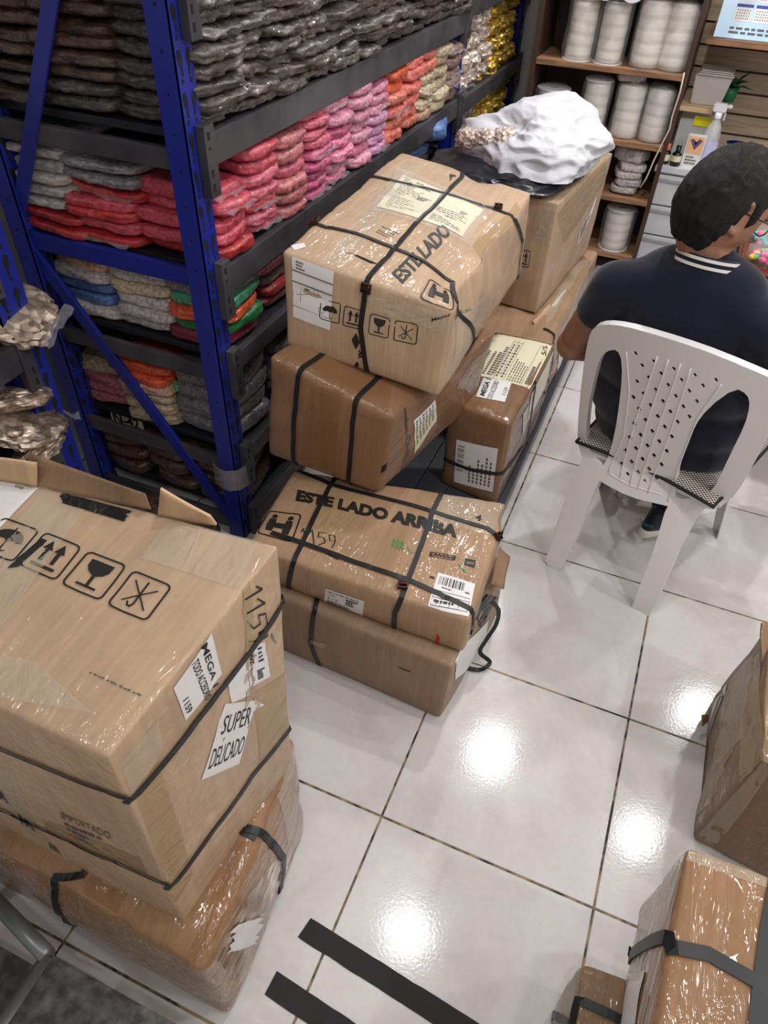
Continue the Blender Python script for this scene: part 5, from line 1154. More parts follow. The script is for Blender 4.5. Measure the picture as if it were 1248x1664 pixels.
def hand(bm, w, side, d):
    d = d.normalized(); s = d.cross(V((0, 0, 1))).normalized(); R = Matrix((tuple(s), tuple(d), tuple(s.cross(d)))).transposed()
    ell(bm, w + d * 0.045, (0.04, 0.048, 0.014), R, 14, 10)
    for k, (o, l) in enumerate(((-0.03, 0.062), (-0.01, 0.072), (0.01, 0.068), (0.03, 0.054))):
        b = w + d * 0.085 + s * o; limb(bm, [b, b + d * l * 0.5 + V((0, 0, -0.004)), b + d * l * 0.85 + V((0, 0, -0.018))], [0.0088, 0.008, 0.0068], 8, 3)
    b = w + d * 0.02 - s * 0.032 * side; limb(bm, [b, b + d * 0.03 - s * 0.022 * side, b + d * 0.055 - s * 0.026 * side], [0.012, 0.0095, 0.008], 8, 3)
hand(bm, wrL, -1, (knL - wrL) * 0.6 + CR * 0.08); hand(bm, wrR, 1, (knR - wrR) * 0.6 - CR * 0.08)
fuse(bm, 'body', 0.0048, M['skin'], PE, 4, 0.5)
BR = Matrix((tuple(CR), tuple(CF), (0, 0, 1))).transposed()
bm = bmesh.new()
for z, w, d, a, b in ((0.50, 0.215, 0.15, -0.015, 0.23), (0.58, 0.23, 0.145, -0.03, 0.21), (0.70, 0.23, 0.135, -0.035, 0.19), (0.79, 0.22, 0.13, -0.035, 0.17), (0.86, 0.2, 0.118, -0.035, 0.155), (0.92, 0.165, 0.095, -0.045, 0.15)):
    ell(bm, Q(a, b, z), (w, d, 0.135 if z < 0.85 else 0.10), BR, 28, 16)
limb(bm, [nk + V((0, 0, -0.06)), nk + V((0, 0, -0.012))], [0.095, 0.072])
for sh, el in ((shL, elL), (shR, elR)): limb(bm, [nk + (sh - nk) * 0.35 + V((0, 0, -0.035)), sh + V((0, 0, -0.005)), sh.lerp(el, 0.36)], [0.07, 0.066, 0.06])
so = fuse(bm, 'polo_shirt', 0.008, M['navy'], PE, 14, 0.6)
# collar with two white stripes, tilted round the neck
def ringpts(r, z, n=40, rb=1.0): 
    c = nk + V((0, 0, z)) - hf * 0 + CF * 0.004
    return [c + CR * (r * math.cos(t)) + CF * (r * rb * math.sin(t)) + V((0, 0, -0.018 * math.sin(t))) for t in [2 * math.pi * k / n for k in range(n + 1)]]
bm = bmesh.new(); R_ = [ringpts(r, z) for r, z in ((0.082, -0.03), (0.076, 0.0), (0.072, 0.022), (0.069, 0.022), (0.072, -0.02))]
VV = [[bm.verts.new(p) for p in r[:-1]] for r in R_]
for a, b in zip(VV, VV[1:]):
    for k in range(40): bm.faces.new((a[k], a[(k + 1) % 40], b[(k + 1) % 40], b[k]))
obj('collar', recalc(bm), M['navy'], PE, True)
for z, r in ((0.016, 0.0745), (0.001, 0.0775)):
    bm = bmesh.new(); A_ = [ringpts(r, z + 0.0035), ringpts(r + 0.001, z - 0.0035)]; VV = [[bm.verts.new(p) for p in q[:-1]] for q in A_]
    for k in range(40): bm.faces.new((VV[0][k], VV[0][(k + 1) % 40], VV[1][(k + 1) % 40], VV[1][k]))
    obj('collar_stripe', recalc(bm), M['white_cloth'], PE, True)
bm = bmesh.new(); ell(bm, Q(0.005, 0.225, 0.525), (0.185, 0.135, 0.085), BR)
limb(bm, [hipL, knL, anL + V((0, 0, 0.02))], [0.098, 0.068, 0.055]); limb(bm, [hipR, knR, anR + V((0, 0, 0.02))], [0.098, 0.068, 0.055]); fuse(bm, 'trousers', 0.009, M['trouser'], PE, 6)
# hair
m = nmat('black_hair', srgb(9, 8, 8), 0.5); P(m).inputs['Specular IOR Level'].default_value = 0.3; M['hair'] = m
tc = N(m, 'ShaderNodeTexCoord'); mp = N(m, 'ShaderNodeMapping'); mp.inputs['Scale'].default_value = (260, 260, 22); L(m, tc.outputs['UV'], mp.inputs['Vector'])
n1 = N(m, 'ShaderNodeTexNoise', i_Scale=1.0, i_Detail=4.0); L(m, mp.outputs[0], n1.inputs['Vector']); bump(m, n1.outputs[0], 0.8, 0.004)
bm = bmesh.new(); bmesh.ops.create_uvsphere(bm, u_segments=96, v_segments=72, radius=1); uvl = bm.loops.layers.uv.new('UVMap')
ss = lambda t: 0 if t < 0 else 1 if t > 1 else t * t * (3 - 2 * t)
crown = V((0.15, -0.55, 0.82)).normalized()
for f in bm.faces:
    f.smooth = True
    for l in f.loops:
        d = l.vert.co.normalized(); t1 = crown.cross(V((0, 0, 1))).normalized(); t2 = crown.cross(t1); l[uvl].uv = (math.atan2(d.dot(t1), d.dot(t2)) / 6.283, math.acos(max(-1, min(1, d.dot(crown)))) / 3.14)
for v in bm.verts:
    d = v.co.normalized(); y, z = d.y, d.z
    line = -0.93 + 0.0 if y < -0.35 else (-0.93 + (y + 0.35) / 0.25 * 1.0 if y < -0.10 else (0.12 if y < 0.0 else (0.12 - 0.35 * ss((0.15 - abs(y - 0.15)) / 0.15) if y < 0.3 else 0.12 + (y - 0.3) / 0.5 * 0.5)))
    k = ss((z - line) / 0.22); p = headpt(d) - HC
    st = noise.noise(V((math.atan2(d.dot(crown.cross(V((0, 0, 1)))), d.y + 0.5) * 14, d.dot(crown) * 2, 3)))
    v.co = HC + p * (0.93 + k * (0.20 - 0.03 * max(0, -z))) + p.normalized() * k * (0.004 * st + 0.003 * noise.noise(d * 9))
obj('hair', bm, M['hair'], PE)
# glasses
bm = bmesh.new()
for sx in (-1, 1): tube(bm, [HC + HM @ V((sx * 0.082, -0.012, 0.012)), HC + HM @ V((sx * 0.082, 0.05, 0.014)), HC + HM @ V((sx * 0.066, 0.098, 0.014))], 0.0016, 6)
for sx in (-1, 1): tube(bm, [HC + HM @ V((sx * (0.034 + 0.026 * math.cos(t)), 0.108 - 0.01 * abs(math.cos(t)), 0.002 + 0.017 * math.sin(t))) for t in [k * 0.3927 for k in range(17)]], 0.0015, 6)
tube(bm, [HC + HM @ V((-0.01, 0.11, 0.006)), HC + HM @ V((0.01, 0.11, 0.006))], 0.0015, 6); obj('glasses', recalc(bm), nmat('black_frame', srgb(16, 16, 18), 0.3), PE, True)
# shoes
M['shoe'] = fabric('black_knit_shoe', srgb(22, 26, 34)); M['sole'] = nmat('off_white_sole', srgb(206, 202, 190), 0.6)
def shoe(heel, d, pitch):
    d = V(d).normalized(); s = d.cross(V((0, 0, 1))).normalized(); B_ = []
    R = Matrix((tuple(s), tuple(d), (0, 0, 1))).transposed() @ Matrix.Rotation(pitch, 3, 'X')
    def outline(z, sc, l=0.27, w=0.047):
        out = []
        for k in range(28):
            t = 2 * math.pi * k / 28; y = l / 2 - l / 2 * math.cos(t); ww = w * (0.78 + 0.25 * math.sin(min(1, max(0, (y / l - 0.2) / 0.8)) * math.pi)) * math.sin(t)
            ww = math.copysign(abs(math.sin(t)) ** 0.7, math.sin(t)) * w * (0.74 + 0.28 * math.sin(max(0, (y / l - 0.15)) / 0.85 * math.pi))
            out.append(V((ww * sc, l / 2 + (y - l / 2) * (0.96 + 0.04 * sc), z)))
        return out
    def loft(rows, mat, name):
        bm = bmesh.new(); rr = [[bm.verts.new(V(heel) + R @ p) for p in r] for r in rows]
        for a, b in zip(rr, rr[1:]):
            for k in range(28): bm.faces.new((a[k], a[(k + 1) % 28], b[(k + 1) % 28], b[k]))
        bm.faces.new(rr[0]); bm.faces.new(rr[-1]); return obj(name, recalc(bm), mat, PE, True)
    loft([outline(0, 0.93), outline(0.006, 1.0), outline(0.026, 1.02), outline(0.03, 0.98)], M['sole'], 'shoe_sole')
    up = []
    for k in range(6):
        t = k / 5; o = outline(0.028, 0.97 - 0.35 * t * t); up.append([V((p.x, 0.012 * t + p.y * (1 - 0.55 * t), 0.028 + t * 0.06 + 0.012 * t * (p.y < 0.08))) for p in o])
    u_ = loft(up, M['shoe'], 'shoe_upper'); return R
RS = shoe(at(1012, 812, 0.0) + V((-0.015, 0.0, 0)), (0.25, 0.97, 0), 0.0)
hR = at(1040, 872, 0.045); RS = shoe(hR, (0.50, 0.86, 0), -0.15)
vs, fs = textdata('SKECHERS', 0.0); ax_ = RS
o = obj('shoe_lettering', fromdata([hR + RS @ V((-0.034 + 0.055 * a, -0.004 + 0.018 * (2 * a - 1) ** 2, 0.046 + 0.011 * b)) for a, b in vs], fs), nmat('teal_print', srgb(60, 110, 120), 0.6), PE)
#PART5
# ================================================================ BACK OF THE SHOP
M['wood'] = nmat('brown_board', srgb(142, 104, 74), 0.6); m = M['wood']
tc = N(m, 'ShaderNodeTexCoord'); mp = N(m, 'ShaderNodeMapping'); mp.inputs['Scale'].default_value = (4, 40, 40); L(m, tc.outputs['Object'], mp.inputs['Vector']); n1 = N(m, 'ShaderNodeTexNoise', i_Scale=1.5, i_Detail=5.0); L(m, mp.outputs[0], n1.inputs['Vector'])
L(m, ramp(m, n1.outputs[0], [(0.3, srgb(104, 74, 52)), (0.7, srgb(166, 124, 90))]), P(m).inputs['Base Color'])
M['wood_dark'] = nmat('dark_brown_board', srgb(66, 44, 36), 0.5); M['slat'] = nmat('pale_wood_slatwall', srgb(176, 152, 128), 0.55); m = M['slat']
tc = N(m, 'ShaderNodeTexCoord'); mp = N(m, 'ShaderNodeMapping'); mp.inputs['Scale'].default_value = (3, 30, 50); L(m, tc.outputs['Object'], mp.inputs['Vector']); n1 = N(m, 'ShaderNodeTexNoise', i_Scale=2.0, i_Detail=5.0); L(m, mp.outputs[0], n1.inputs['Vector'])
L(m, ramp(m, n1.outputs[0], [(0.3, srgb(160, 138, 116)), (0.7, srgb(192, 170, 146))]), P(m).inputs['Base Color'])
YW = 3.56; pz = abs(aty(1220, 155, YW).z - aty(1220, 190, YW).z); z0 = aty(1220, 155, YW).z
z = z0 - int(z0 / pz) * pz; k = 0
while z < 2.4:
    b = box('slat_board', (0.0, YW, z + 0.008), (2.19, YW + 0.02, z + pz - 0.002), M['slat'], wb); bm = None; z += pz
    z = z
box('slat_backing', (0.0, YW + 0.018, 0), (2.19, Y1, 2.5), M['wood_dark'], wb)
# roll unit
YU = 3.06; UD = 0.34
UN = empty('shelf_unit', (-0.25, YU + 0.15, 0), 'brown wooden shelf unit of ribbon rolls at the end of the rack', 'shelf unit')
zs = [aty(1000, 110, YU).z, aty(1020, 231, YU).z, aty(1030, 325, YU).z, 0.17, aty(960, 2, YU).z + 0.07]
xl, xr = -0.56, 0.085
for z in zs: box('shelf_board', (xl, YU, z - 0.022), (xr, YU + UD, z), M['wood'], UN, 0.002)
for x in (xl - 0.02, xr): box('side_panel', (x, YU + 0.005, 0), (x + 0.02, YU + UD, 1.72), M['wood_dark'], UN, 0.002)
box('back_panel_or_shade_sheet', (xl, YU + UD, 0), (xr, YU + UD + 0.01, 1.72), M['wood_dark'], UN)
m = nmat('wrapped_white_ribbon', srgb(214, 210, 204), 0.5, Coat_Weight=0.8, Coat_Roughness=0.12); M['ribbon'] = m
tc = N(m, 'ShaderNodeTexCoord'); w = N(m, 'ShaderNodeTexWave', i_Scale=7.0, i_Distortion=2.0, i_Detail=2.0); w.bands_direction = 'Z'; L(m, tc.outputs['Object'], w.inputs['Vector']); b = bump(m, w.outputs[1], 0.3, 0.002)
L(m, ramp(m, w.outputs[1], [(0.1, srgb(206, 200, 192)), (0.5, srgb(224, 220, 214))]), P(m).inputs['Base Color'])
n1 = N(m, 'ShaderNodeTexNoise', i_Scale=16.0, i_Detail=6.0, i_Distortion=0.7); L(m, tc.outputs['Object'], n1.inputs['Vector']); bump(m, n1.outputs[0], 0.8, 0.012, None, 'Coat Normal')
M['flange'] = nmat('white_spool_flange', srgb(228, 228, 232), 0.4); M['core'] = nmat('grey_spool_core', srgb(120, 120, 124), 0.5)
def film_sleeve(parent, c, r, h, seed):
    bm = bmesh.new(); lathe(bm, [(r * 1.04, 0.002), (r * 1.1, h * 0.2), (r * 1.07, h * 0.6), (r * 1.1, h * 0.95), (r * 0.8, h * 1.06), (r * 0.3, h * 1.08)], 26, Matrix.Translation(c), 0.12, seed)
    return obj('film_wrap', bm, M['film'], parent, True)
def roll(x, z, r, h, label, seed, flanges=True, y=None, group='ribbon rolls in the shelf unit'):
    y = YU + 0.02 + r if y is None else y; c = V((x, y, z)); e = empty('ribbon_roll', c, label, 'ribbon roll', group)
    bm = bmesh.new(); n = 10; pr = [(r * 0.3, 0.004)] + [(r * (0.86 + 0.018 * math.sin(k * 2.1 + seed) + (0.06 if not flanges else 0)), 0.006 + (h - 0.012) * k / n) for k in range(n + 1)] + [(r * 0.3, h - 0.004)]
    lathe(bm, pr, 28, Matrix.Translation(c), 0.03, seed); obj('wound_ribbon', recalc(bm), M['ribbon'], e, True)
    if flanges:
        for zz in (0.0, h - 0.003):
            bm = bmesh.new(); lathe(bm, [(r * 0.22, zz), (r, zz), (r, zz + 0.003), (r * 0.22, zz + 0.003), (r * 0.22, zz)], 32, Matrix.Translation(c)); obj('flange', recalc(bm), M['flange'], e)
    bm = bmesh.new(); lathe(bm, [(0, h * 0.5), (r * 0.22, h * 0.5), (r * 0.24, h), (r * 0.17, h + 0.002), (r * 0.15, h * 0.6), (0, h * 0.6)], 16, Matrix.Translation(c)); obj('core', recalc(bm), M['core'], e)
    film_sleeve(e, c, r, h, seed); return e
def ux(px, py): return aty(px, py, YU + 0.08).x
roll(ux(938, 90), zs[0], 0.068, 0.23, 'flanged white ribbon roll, leftmost on the upper board', 1)
roll(ux(987, 95), zs[0], 0.066, 0.23, 'flanged white ribbon roll, second on the upper board', 2)
roll(ux(1047, 100), zs[0], 0.072, 0.25, 'tall cream ribbon roll without flange, third on the upper board', 3, False)
roll(ux(1092, 105), zs[0], 0.072, 0.25, 'tall ribbon roll in loose clear film at upper board right end', 4, False)
roll(ux(893, 180), zs[1], 0.08, 0.16, 'wide flanged roll, lowest left, half hidden by the white bag', 5)
roll(ux(960, 200), zs[1], 0.066, 0.22, 'flanged roll on the middle board, left of the two bulky wraps', 6)
roll(ux(1012, 215), zs[1], 0.066, 0.22, 'bulky grey white roll with a folded pad on top, middle board', 7, False)
roll(ux(1060, 215), zs[1], 0.066, 0.22, 'rightmost bulky ribbon roll on the middle board', 8, False)
roll(ux(996, 395), 0.17, 0.075, 0.2, 'big white flanged spool on the lowest board beside the tall box', 9)
o = bag(BM[3], (ux(1020, 150), YU + 0.09, zs[1] + 0.225), 0.3, 'white', 'small folded white pad lying on top of bulky roll, middle board', 'x', sc=(0.5, 0.5, 0.8), name='folded_pad', cat='pad'); del o['group']
for k, (px, r, l) in enumerate(((978, 0.055, 'lying white roll, left one with open core, on top of standing rolls'), (1020, 0.055, 'lying white roll with striped core, right one, on top of standing rolls'))):
    p = aty(px, 22 if k == 0 else 30, YU); e = empty('ribbon_roll', V((p.x, YU + 0.02, zs[0] + 0.25)), l, 'ribbon roll')
    Mx = Matrix.Translation(V((p.x, YU - 0.01, zs[0] + 0.235 + r))) @ Matrix.Rotation(-math.pi / 2, 4, 'X')
    for nm, pr, mt in (('wound_ribbon', [(r * 0.35, 0.004), (r * 0.92, 0.006), (r * 0.92, 0.14), (r * 0.35, 0.144)], 'ribbon'), ('flange', [(r * 0.4, 0), (r, 0), (r, 0.003), (r * 0.4, 0.003), (r * 0.4, 0)], 'flange'), ('core', [(0, 0.02), (r * 0.36, 0.02), (r * 0.38, -0.002), (r * 0.42, -0.002), (r * 0.42, 0.003)], 'core')):
        bm = bmesh.new(); lathe(bm, pr, 28, Mx); obj(nm, recalc(bm), M[mt], e, nm != 'flange')
    bm = bmesh.new(); lathe(bm, [(r * 0.5, -0.01), (r * 1.08, 0.0), (r * 1.1, 0.08), (r * 1.12, 0.14)], 22, Mx, 0.2, k); obj('film_wrap', bm, M['film'], e, True)
for k in range(5):
    o = bag(BM[k], (ux(1012, 310) + 0.01 * (k % 2), YU + 0.11, zs[2] + 0.034 * k if k < 4 else zs[2] + 0.14), 0.1 * k + math.pi / 2 + (0.8 if k == 4 else 0), 'white', 'folded white lace pack, %s from the bottom, third board' % ORD[k], 'folded white packs', sc=(0.6, 0.75, 0.85 if k < 4 else 1.5), name='lace_pack', cat='pack')
# cable
bm = bmesh.new(); pts = [aty(px, py, YU - 0.01) for px, py in ((1112, 118), (1105, 150), (1092, 190), (1088, 210), (1075, 235), (1062, 262), (1050, 290), (1040, 305))]; tube(bm, pts, 0.0035, 6); o = tag(obj('cable', bm, nmat('cream_cable', srgb(206, 190, 170), 0.5), None, True), 'thin cream cable hanging down the side of the shelf unit', 'cable')
# filing cabinet
cz = 0.60; cxl = aty(1066, 272, 3.1).x; cz = aty(1072, 268, 3.1).z; cw = 0.46
FC = empty('filing_cabinet', (cxl + cw / 2, 3.32, 0), 'pale grey metal drawer cabinet behind the seated man', 'cabinet')
M['cab'] = nmat('pale_grey_enamel', srgb(196, 198, 202), 0.4); M['cab2'] = nmat('grey_recess', srgb(150, 150, 154), 0.5)
box('body', (cxl + 0.004, 3.12, 0), (cxl + cw - 0.004, 3.54, cz - 0.03), M['cab'], FC, 0.004); box('top', (cxl - 0.004, 3.095, cz - 0.03), (cxl + cw + 0.004, 3.545, cz), M['cab'], FC, 0.005)
for k in range(4):
    a = cz - 0.04 - k * 0.142; d = box('drawer', (cxl + 0.008, 3.1, a - 0.134), (cxl + cw - 0.008, 3.125, a), M['cab'], FC, 0.004); box('grip', (cxl + 0.012, 3.094, a - 0.03), (cxl + cw - 0.012, 3.099, a - 0.016), M['cab2'], d, 0.001)
# small things on the cabinet
def onc(px, py, y=3.2): return aty(px, py, y).x
def tl(name, mat_prof, loc, label, cat, smoothit=True, group=None):
    e = empty(name, V(loc), label, cat, group)
    for nm, pr, mt in mat_prof:
        bm = bmesh.new(); lathe(bm, pr, 24, Matrix.Translation(V(loc))); obj(nm, recalc(bm), mt, e, smoothit)
    return e
blk = nmat('black_glass', srgb(14, 12, 12), 0.15); orange = nmat('orange_cap', srgb(226, 104, 40), 0.4); M['glass'] = nmat('clear_plastic', (0.95, 0.97, 0.97, 1), 0.08, Alpha=0.28); navy = nmat('navy_glaze', srgb(20, 24, 84), 0.2); green = nmat('green_plastic', srgb(10, 110, 60), 0.4)
tl('small_bottle', [('bottle', [(0, 0), (0.022, 0), (0.022, 0.05), (0.01, 0.06), (0, 0.06)], blk), ('cap', [(0.011, 0.058), (0.012, 0.085), (0, 0.085)], orange), ('label_band', [(0.0225, 0.015), (0.0225, 0.042)], M['paper_y'])], (onc(1080, 258, 3.14), 3.14, cz), 'small black bottle with orange cap at cabinet left edge', 'bottle')
tl('small_bottle', [('bottle', [(0, 0), (0.022, 0), (0.022, 0.05), (0.01, 0.06), (0, 0.06)], blk), ('cap', [(0.011, 0.058), (0.012, 0.085), (0, 0.085)], blk), ('label_band', [(0.0225, 0.02), (0.0225, 0.045)], M['paper_y'])], (onc(1096, 266, 3.13), 3.13, cz), 'small black bottle with black cap beside the orange capped one', 'bottle')
x = onc(1122, 262, 3.14); e = box('desk_calendar', (x - 0.04, 3.135, cz), (x + 0.04, 3.139, cz + 0.14), M['paper'], None); tag(e, 'white desk calendar card with orange picture on the cabinet top', 'calendar')
e['label'] = 'white desk calendar card with orange picture on the cabinet top'
box('picture', (x - 0.034, 3.1335, cz + 0.06), (x + 0.034, 3.1345, cz + 0.13), nmat('peach_print', srgb(226, 176, 130), 0.5), e)
p = Pic(); p.poly([(0.5, 0.2), (0.1, 0.8), (0.3, 0.85), (0.5, 0.5), (0.7, 0.9), (0.9, 0.8)]); obj('bird_picture', fromdata([(x - 0.034 + 0.068 * a, 3.133, cz + 0.06 + 0.07 * b) for a, b in p.v], p.f), nmat('purple_print', srgb(96, 76, 110), 0.5), e)
p = Pic(); fine(p, 0.1, 0, 0.9, 0.9, 3, 4); obj('printing', fromdata([(x - 0.034 + 0.068 * a, 3.133, cz + 0.01 + 0.045 * b) for a, b in p.v], p.f), M['ink_soft'], e)
x = onc(1155, 225, 3.2)
tl('spray_bottle', [('bottle', [(0, 0), (0.036, 0), (0.038, 0.02), (0.038, 0.13), (0.03, 0.17), (0.014, 0.195), (0.014, 0.21)], M['glass']), ('label_band', [(0.039, 0.03), (0.039, 0.11)], nmat('lilac_label', srgb(190, 190, 224), 0.5)), ('collar', [(0.016, 0.2), (0.018, 0.225), (0, 0.225)], M['white_plastic'])], (x, 3.2, cz), 'clear spray bottle with white trigger head behind the man', 'bottle')
sp = bpy.data.objects[-1] if False else None
e = [o for o in COL.objects if o.name.startswith('spray_bottle')][0]; c = V((x, 3.2, cz + 0.225)); bm = bmesh.new(); bx(bm, c + V((-0.03, -0.016, 0)), c + V((0.028, 0.016, 0.035))); bx(bm, c + V((0.028, -0.008, 0.018)), c + V((0.05, 0.008, 0.034))); bx(bm, c + V((-0.012, -0.013, -0.025)), c + V((0.012, 0.013, 0.0))); bx(bm, c + V((0.024, -0.006, -0.035)), c + V((0.032, 0.006, 0.004))); bmesh.ops.bevel(bm, geom=bm.edges[:], offset=0.004, segments=2, affect='EDGES'); obj('trigger_head', bm, M['white_plastic'], e)
bm = bmesh.new(); tube(bm, [c, c + V((0.01, 0, -0.2))], 0.0025, 6); obj('dip_tube', bm, M['white_plastic'], e)
x = onc(1190, 250, 3.24); r = 0.042; tl('mug', [('mug_body', [(0, 0), (r * 0.9, 0), (r, 0.01), (r, 0.105), (r * 0.93, 0.105), (r * 0.9, 0.012), (0, 0.012)], M['white_plastic']), ('glazed_inside', [(r * 0.925, 0.104), (r * 0.89, 0.014), (0, 0.014)], navy), ('rim', [(r * 1.005, 0.098), (r * 1.005, 0.106), (r * 0.92, 0.106)], navy)], (x, 3.24, cz), 'white mug with navy inside and navy handle', 'mug')
e = [o for o in COL.objects if o.name == 'mug'][0]; bm = bmesh.new(); tube(bm, [V((x + r * 0.95 + 0.028 * math.sin(t), 3.24, cz + 0.055 + 0.032 * math.cos(t))) for t in [k * math.pi / 8 for k in range(9)]], 0.006, 8); obj('handle', bm, navy, e, True)
# clear tub with yellow tape
x = onc(1130, 225, 3.32); e = empty('clear_tub', (x, 3.32, cz), 'clear plastic tub with bright yellow tape on its rim', 'tub')
bm = bmesh.new()
for lo, hi in (((-0.09, -0.06, 0), (0.09, 0.06, 0.003)), ((-0.09, -0.06, 0), (0.09, -0.057, 0.17)), ((-0.09, 0.057, 0), (0.09, 0.06, 0.17)), ((-0.09, -0.06, 0), (-0.087, 0.06, 0.17)), ((0.087, -0.06, 0), (0.09, 0.06, 0.17))): bx(bm, V(lo) + V((x, 3.32, cz)), V(hi) + V((x, 3.32, cz)))
tag(obj('tub', bm, M['glass'], e)); box('yellow_tape', (x - 0.03, 3.255, cz + 0.145), (x + 0.05, 3.2595, cz + 0.185), nmat('yellow_tape', srgb(230, 220, 20), 0.4), e, 0.001)
# side shelf with printer-like box, greenery
zb_ = aty(1130, 172, 3.25).z; xa, xb2 = aty(1100, 170, 3.25).x, aty(1178, 175, 3.25).x
WS = box('wall_shelf', (xa - 0.01, 3.22, zb_ - 0.02), (xb2, 3.555, zb_), nmat('pale_shelf_wood', srgb(206, 176, 140), 0.6), None, 0.002); tag(WS, 'short pale wood shelf over the cabinet', 'shelf')
ba = V((aty(1150, 160, 3.3).x, 3.34, zb_)); e = empty('paper_tray', ba, 'white bin holding sheets of paper on the short shelf', 'bin')
bm = bmesh.new(); T_ = 0.075; vs_ = [bm.verts.new(ba + V(p)) for p in ((-0.07, -0.06, 0), (0.06, -0.06, 0), (0.06, 0.06, 0), (-0.07, 0.06, 0), (-0.08, -0.07, 0.12), (0.08, -0.07, 0.12), (0.08, 0.07, 0.12), (-0.08, 0.07, 0.12))]
for f in ((0, 1, 2, 3), (4, 5, 6, 7), (0, 1, 5, 4), (1, 2, 6, 5), (2, 3, 7, 6), (3, 0, 4, 7)): bm.faces.new([vs_[i] for i in f])
bmesh.ops.bevel(bm, geom=bm.edges[:], offset=0.004, segments=2, affect='EDGES'); obj('bin_body', recalc(bm), nmat('grey_bin', srgb(190, 184, 182), 0.5), e)
for k in range(3): box('paper_sheet', ba + V((-0.07 + k * 0.005, -0.075 + k * 0.004, 0.121 + k * 0.007)), ba + V((0.085 - k * 0.006, 0.06, 0.126 + k * 0.007)), M['paper'], e)
pl = V((aty(1185, 150, 3.42).x, 3.42, zb_)); e = empty('green_plant', pl, 'small leafy green plant beside the white bin', 'plant')
bm = bmesh.new(); lathe(bm, [(0, 0), (0.03, 0), (0.04, 0.06), (0.035, 0.06), (0, 0.05)], 16, Matrix.Translation(pl)); obj('pot', recalc(bm), green, e, True)
lf = nmat('green_leaf', srgb(40, 96, 60), 0.5)
for k in range(14):
    a = k * 2.4; d = V((math.cos(a), math.sin(a) * 0.6, 0.7 + 0.5 * math.sin(k))).normalized(); s = d.cross(V((0, 0, 1))).normalized(); b = pl + V((0, 0, 0.055)); l = 0.09 + 0.03 * math.sin(k * 1.7)
    obj('leaf', fromdata([b, b + d * l * 0.5 + s * 0.018, b + d * l + V((0, 0, -0.02)), b + d * l * 0.5 - s * 0.018, b + d * l * 0.5 + V((0, 0, 0.006))], [(0, 1, 4), (1, 2, 4), (2, 3, 4), (3, 0, 4)]), lf, e)
# upper shelf with year planner
zc = aty(1190, 66, 3.12).z; xs0 = aty(1150, 60, 3.12).x
US = box('wall_shelf', (xs0, 3.12, zc - 0.022), (1.5, 3.555, zc), M['wood'], None, 0.002); tag(US, 'brown wall shelf at top right carrying the year planner', 'shelf')
cp = [aty(1158, 62, 3.16), aty(1262, 70, 3.16)]; q3 = aty(1172, -22, 3.2); wv_ = 0.36; 
e = empty('year_planner', (cp[0].x + 0.15, 3.18, zc), 'light blue year planner card leaning on the upper shelf', 'calendar')
bl = V((cp[0].x, 3.16, zc + 0.002)); br = V((cp[0].x + wv_, 3.16, zc + 0.002)); up_ = V((0, 0.10, 0.26))
obj('card', fromdata([bl, br, br + up_, bl + up_, bl + V((0, 0.004, 0)), br + V((0, 0.004, 0)), br + up_ + V((0, 0.004, 0)), bl + up_ + V((0, 0.004, 0))], [(0, 1, 2, 3), (7, 6, 5, 4), (0, 4, 5, 1), (1, 5, 6, 2), (2, 6, 7, 3), (3, 7, 4, 0)]), nmat('pale_blue_card', srgb(176, 208, 236), 0.3), e)
def planner(pic, mt, nm, off): obj(nm, fromdata([bl + (br - bl) * a + up_ * b + V((0, -off, off * 0.3)) for a, b in pic.v], pic.f), mt, e)
p = Pic(); p1_ = Pic(); p2_ = Pic()
for i in range(4):
    for j in range(3):
        x0_, y0_ = 0.16 + i * 0.21, 0.22 + j * 0.25; p.rect(x0_, y0_, x0_ + 0.18, y0_ + 0.20); p1_.rect(x0_, y0_ + 0.18, x0_ + 0.18, y0_ + 0.22)
        for r_ in range(4):
            for c_ in range(6): p2_.rect(x0_ + 0.02 + c_ * 0.026, y0_ + 0.03 + r_ * 0.035, x0_ + 0.03 + c_ * 0.026, y0_ + 0.045 + r_ * 0.035)
fine(p2_, 0.15, 0.05, 0.9, 0.16, 2, 4)
planner(p, M['paper'], 'month_panels', 0.0006); planner(p1_, M['ink_blue'], 'month_headers', 0.0012); planner(p2_, M['ink_soft'], 'day_figures', 0.0012)
for nm in ('month_panels', 'month_headers', 'day_figures'):
    for o in e.children:
        if o.name.startswith(nm): o['kind'] = 'stuff'
# table with sweets
TB = empty('table', (0.9, 2.1, 0), 'red brown wooden table at right edge with bright packets on it', 'table')
M['table'] = nmat('red_brown_wood', srgb(96, 46, 30), 0.35)
tp = at(1196, 438, 0.735); bm = bmesh.new(); pts = [(tp.x, tp.y + 0.03), (tp.x + 0.05, tp.y - 0.01), (tp.x + 0.9, tp.y - 0.12), (tp.x + 0.95, tp.y + 0.75), (tp.x + 0.03, tp.y + 0.8)]
a = [bm.verts.new((x, y, 0.735)) for x, y in pts]; b = [bm.verts.new((x, y, 0.70)) for x, y in pts]; bm.faces.new(a); bm.faces.new(b[::-1])
for k in range(5): bm.faces.new((a[k], b[k], b[(k + 1) % 5], a[(k + 1) % 5]))
bmesh.ops.bevel(bm, geom=bm.edges[:], offset=0.008, segments=2, affect='EDGES'); obj('tabletop', recalc(bm), M['table'], TB)
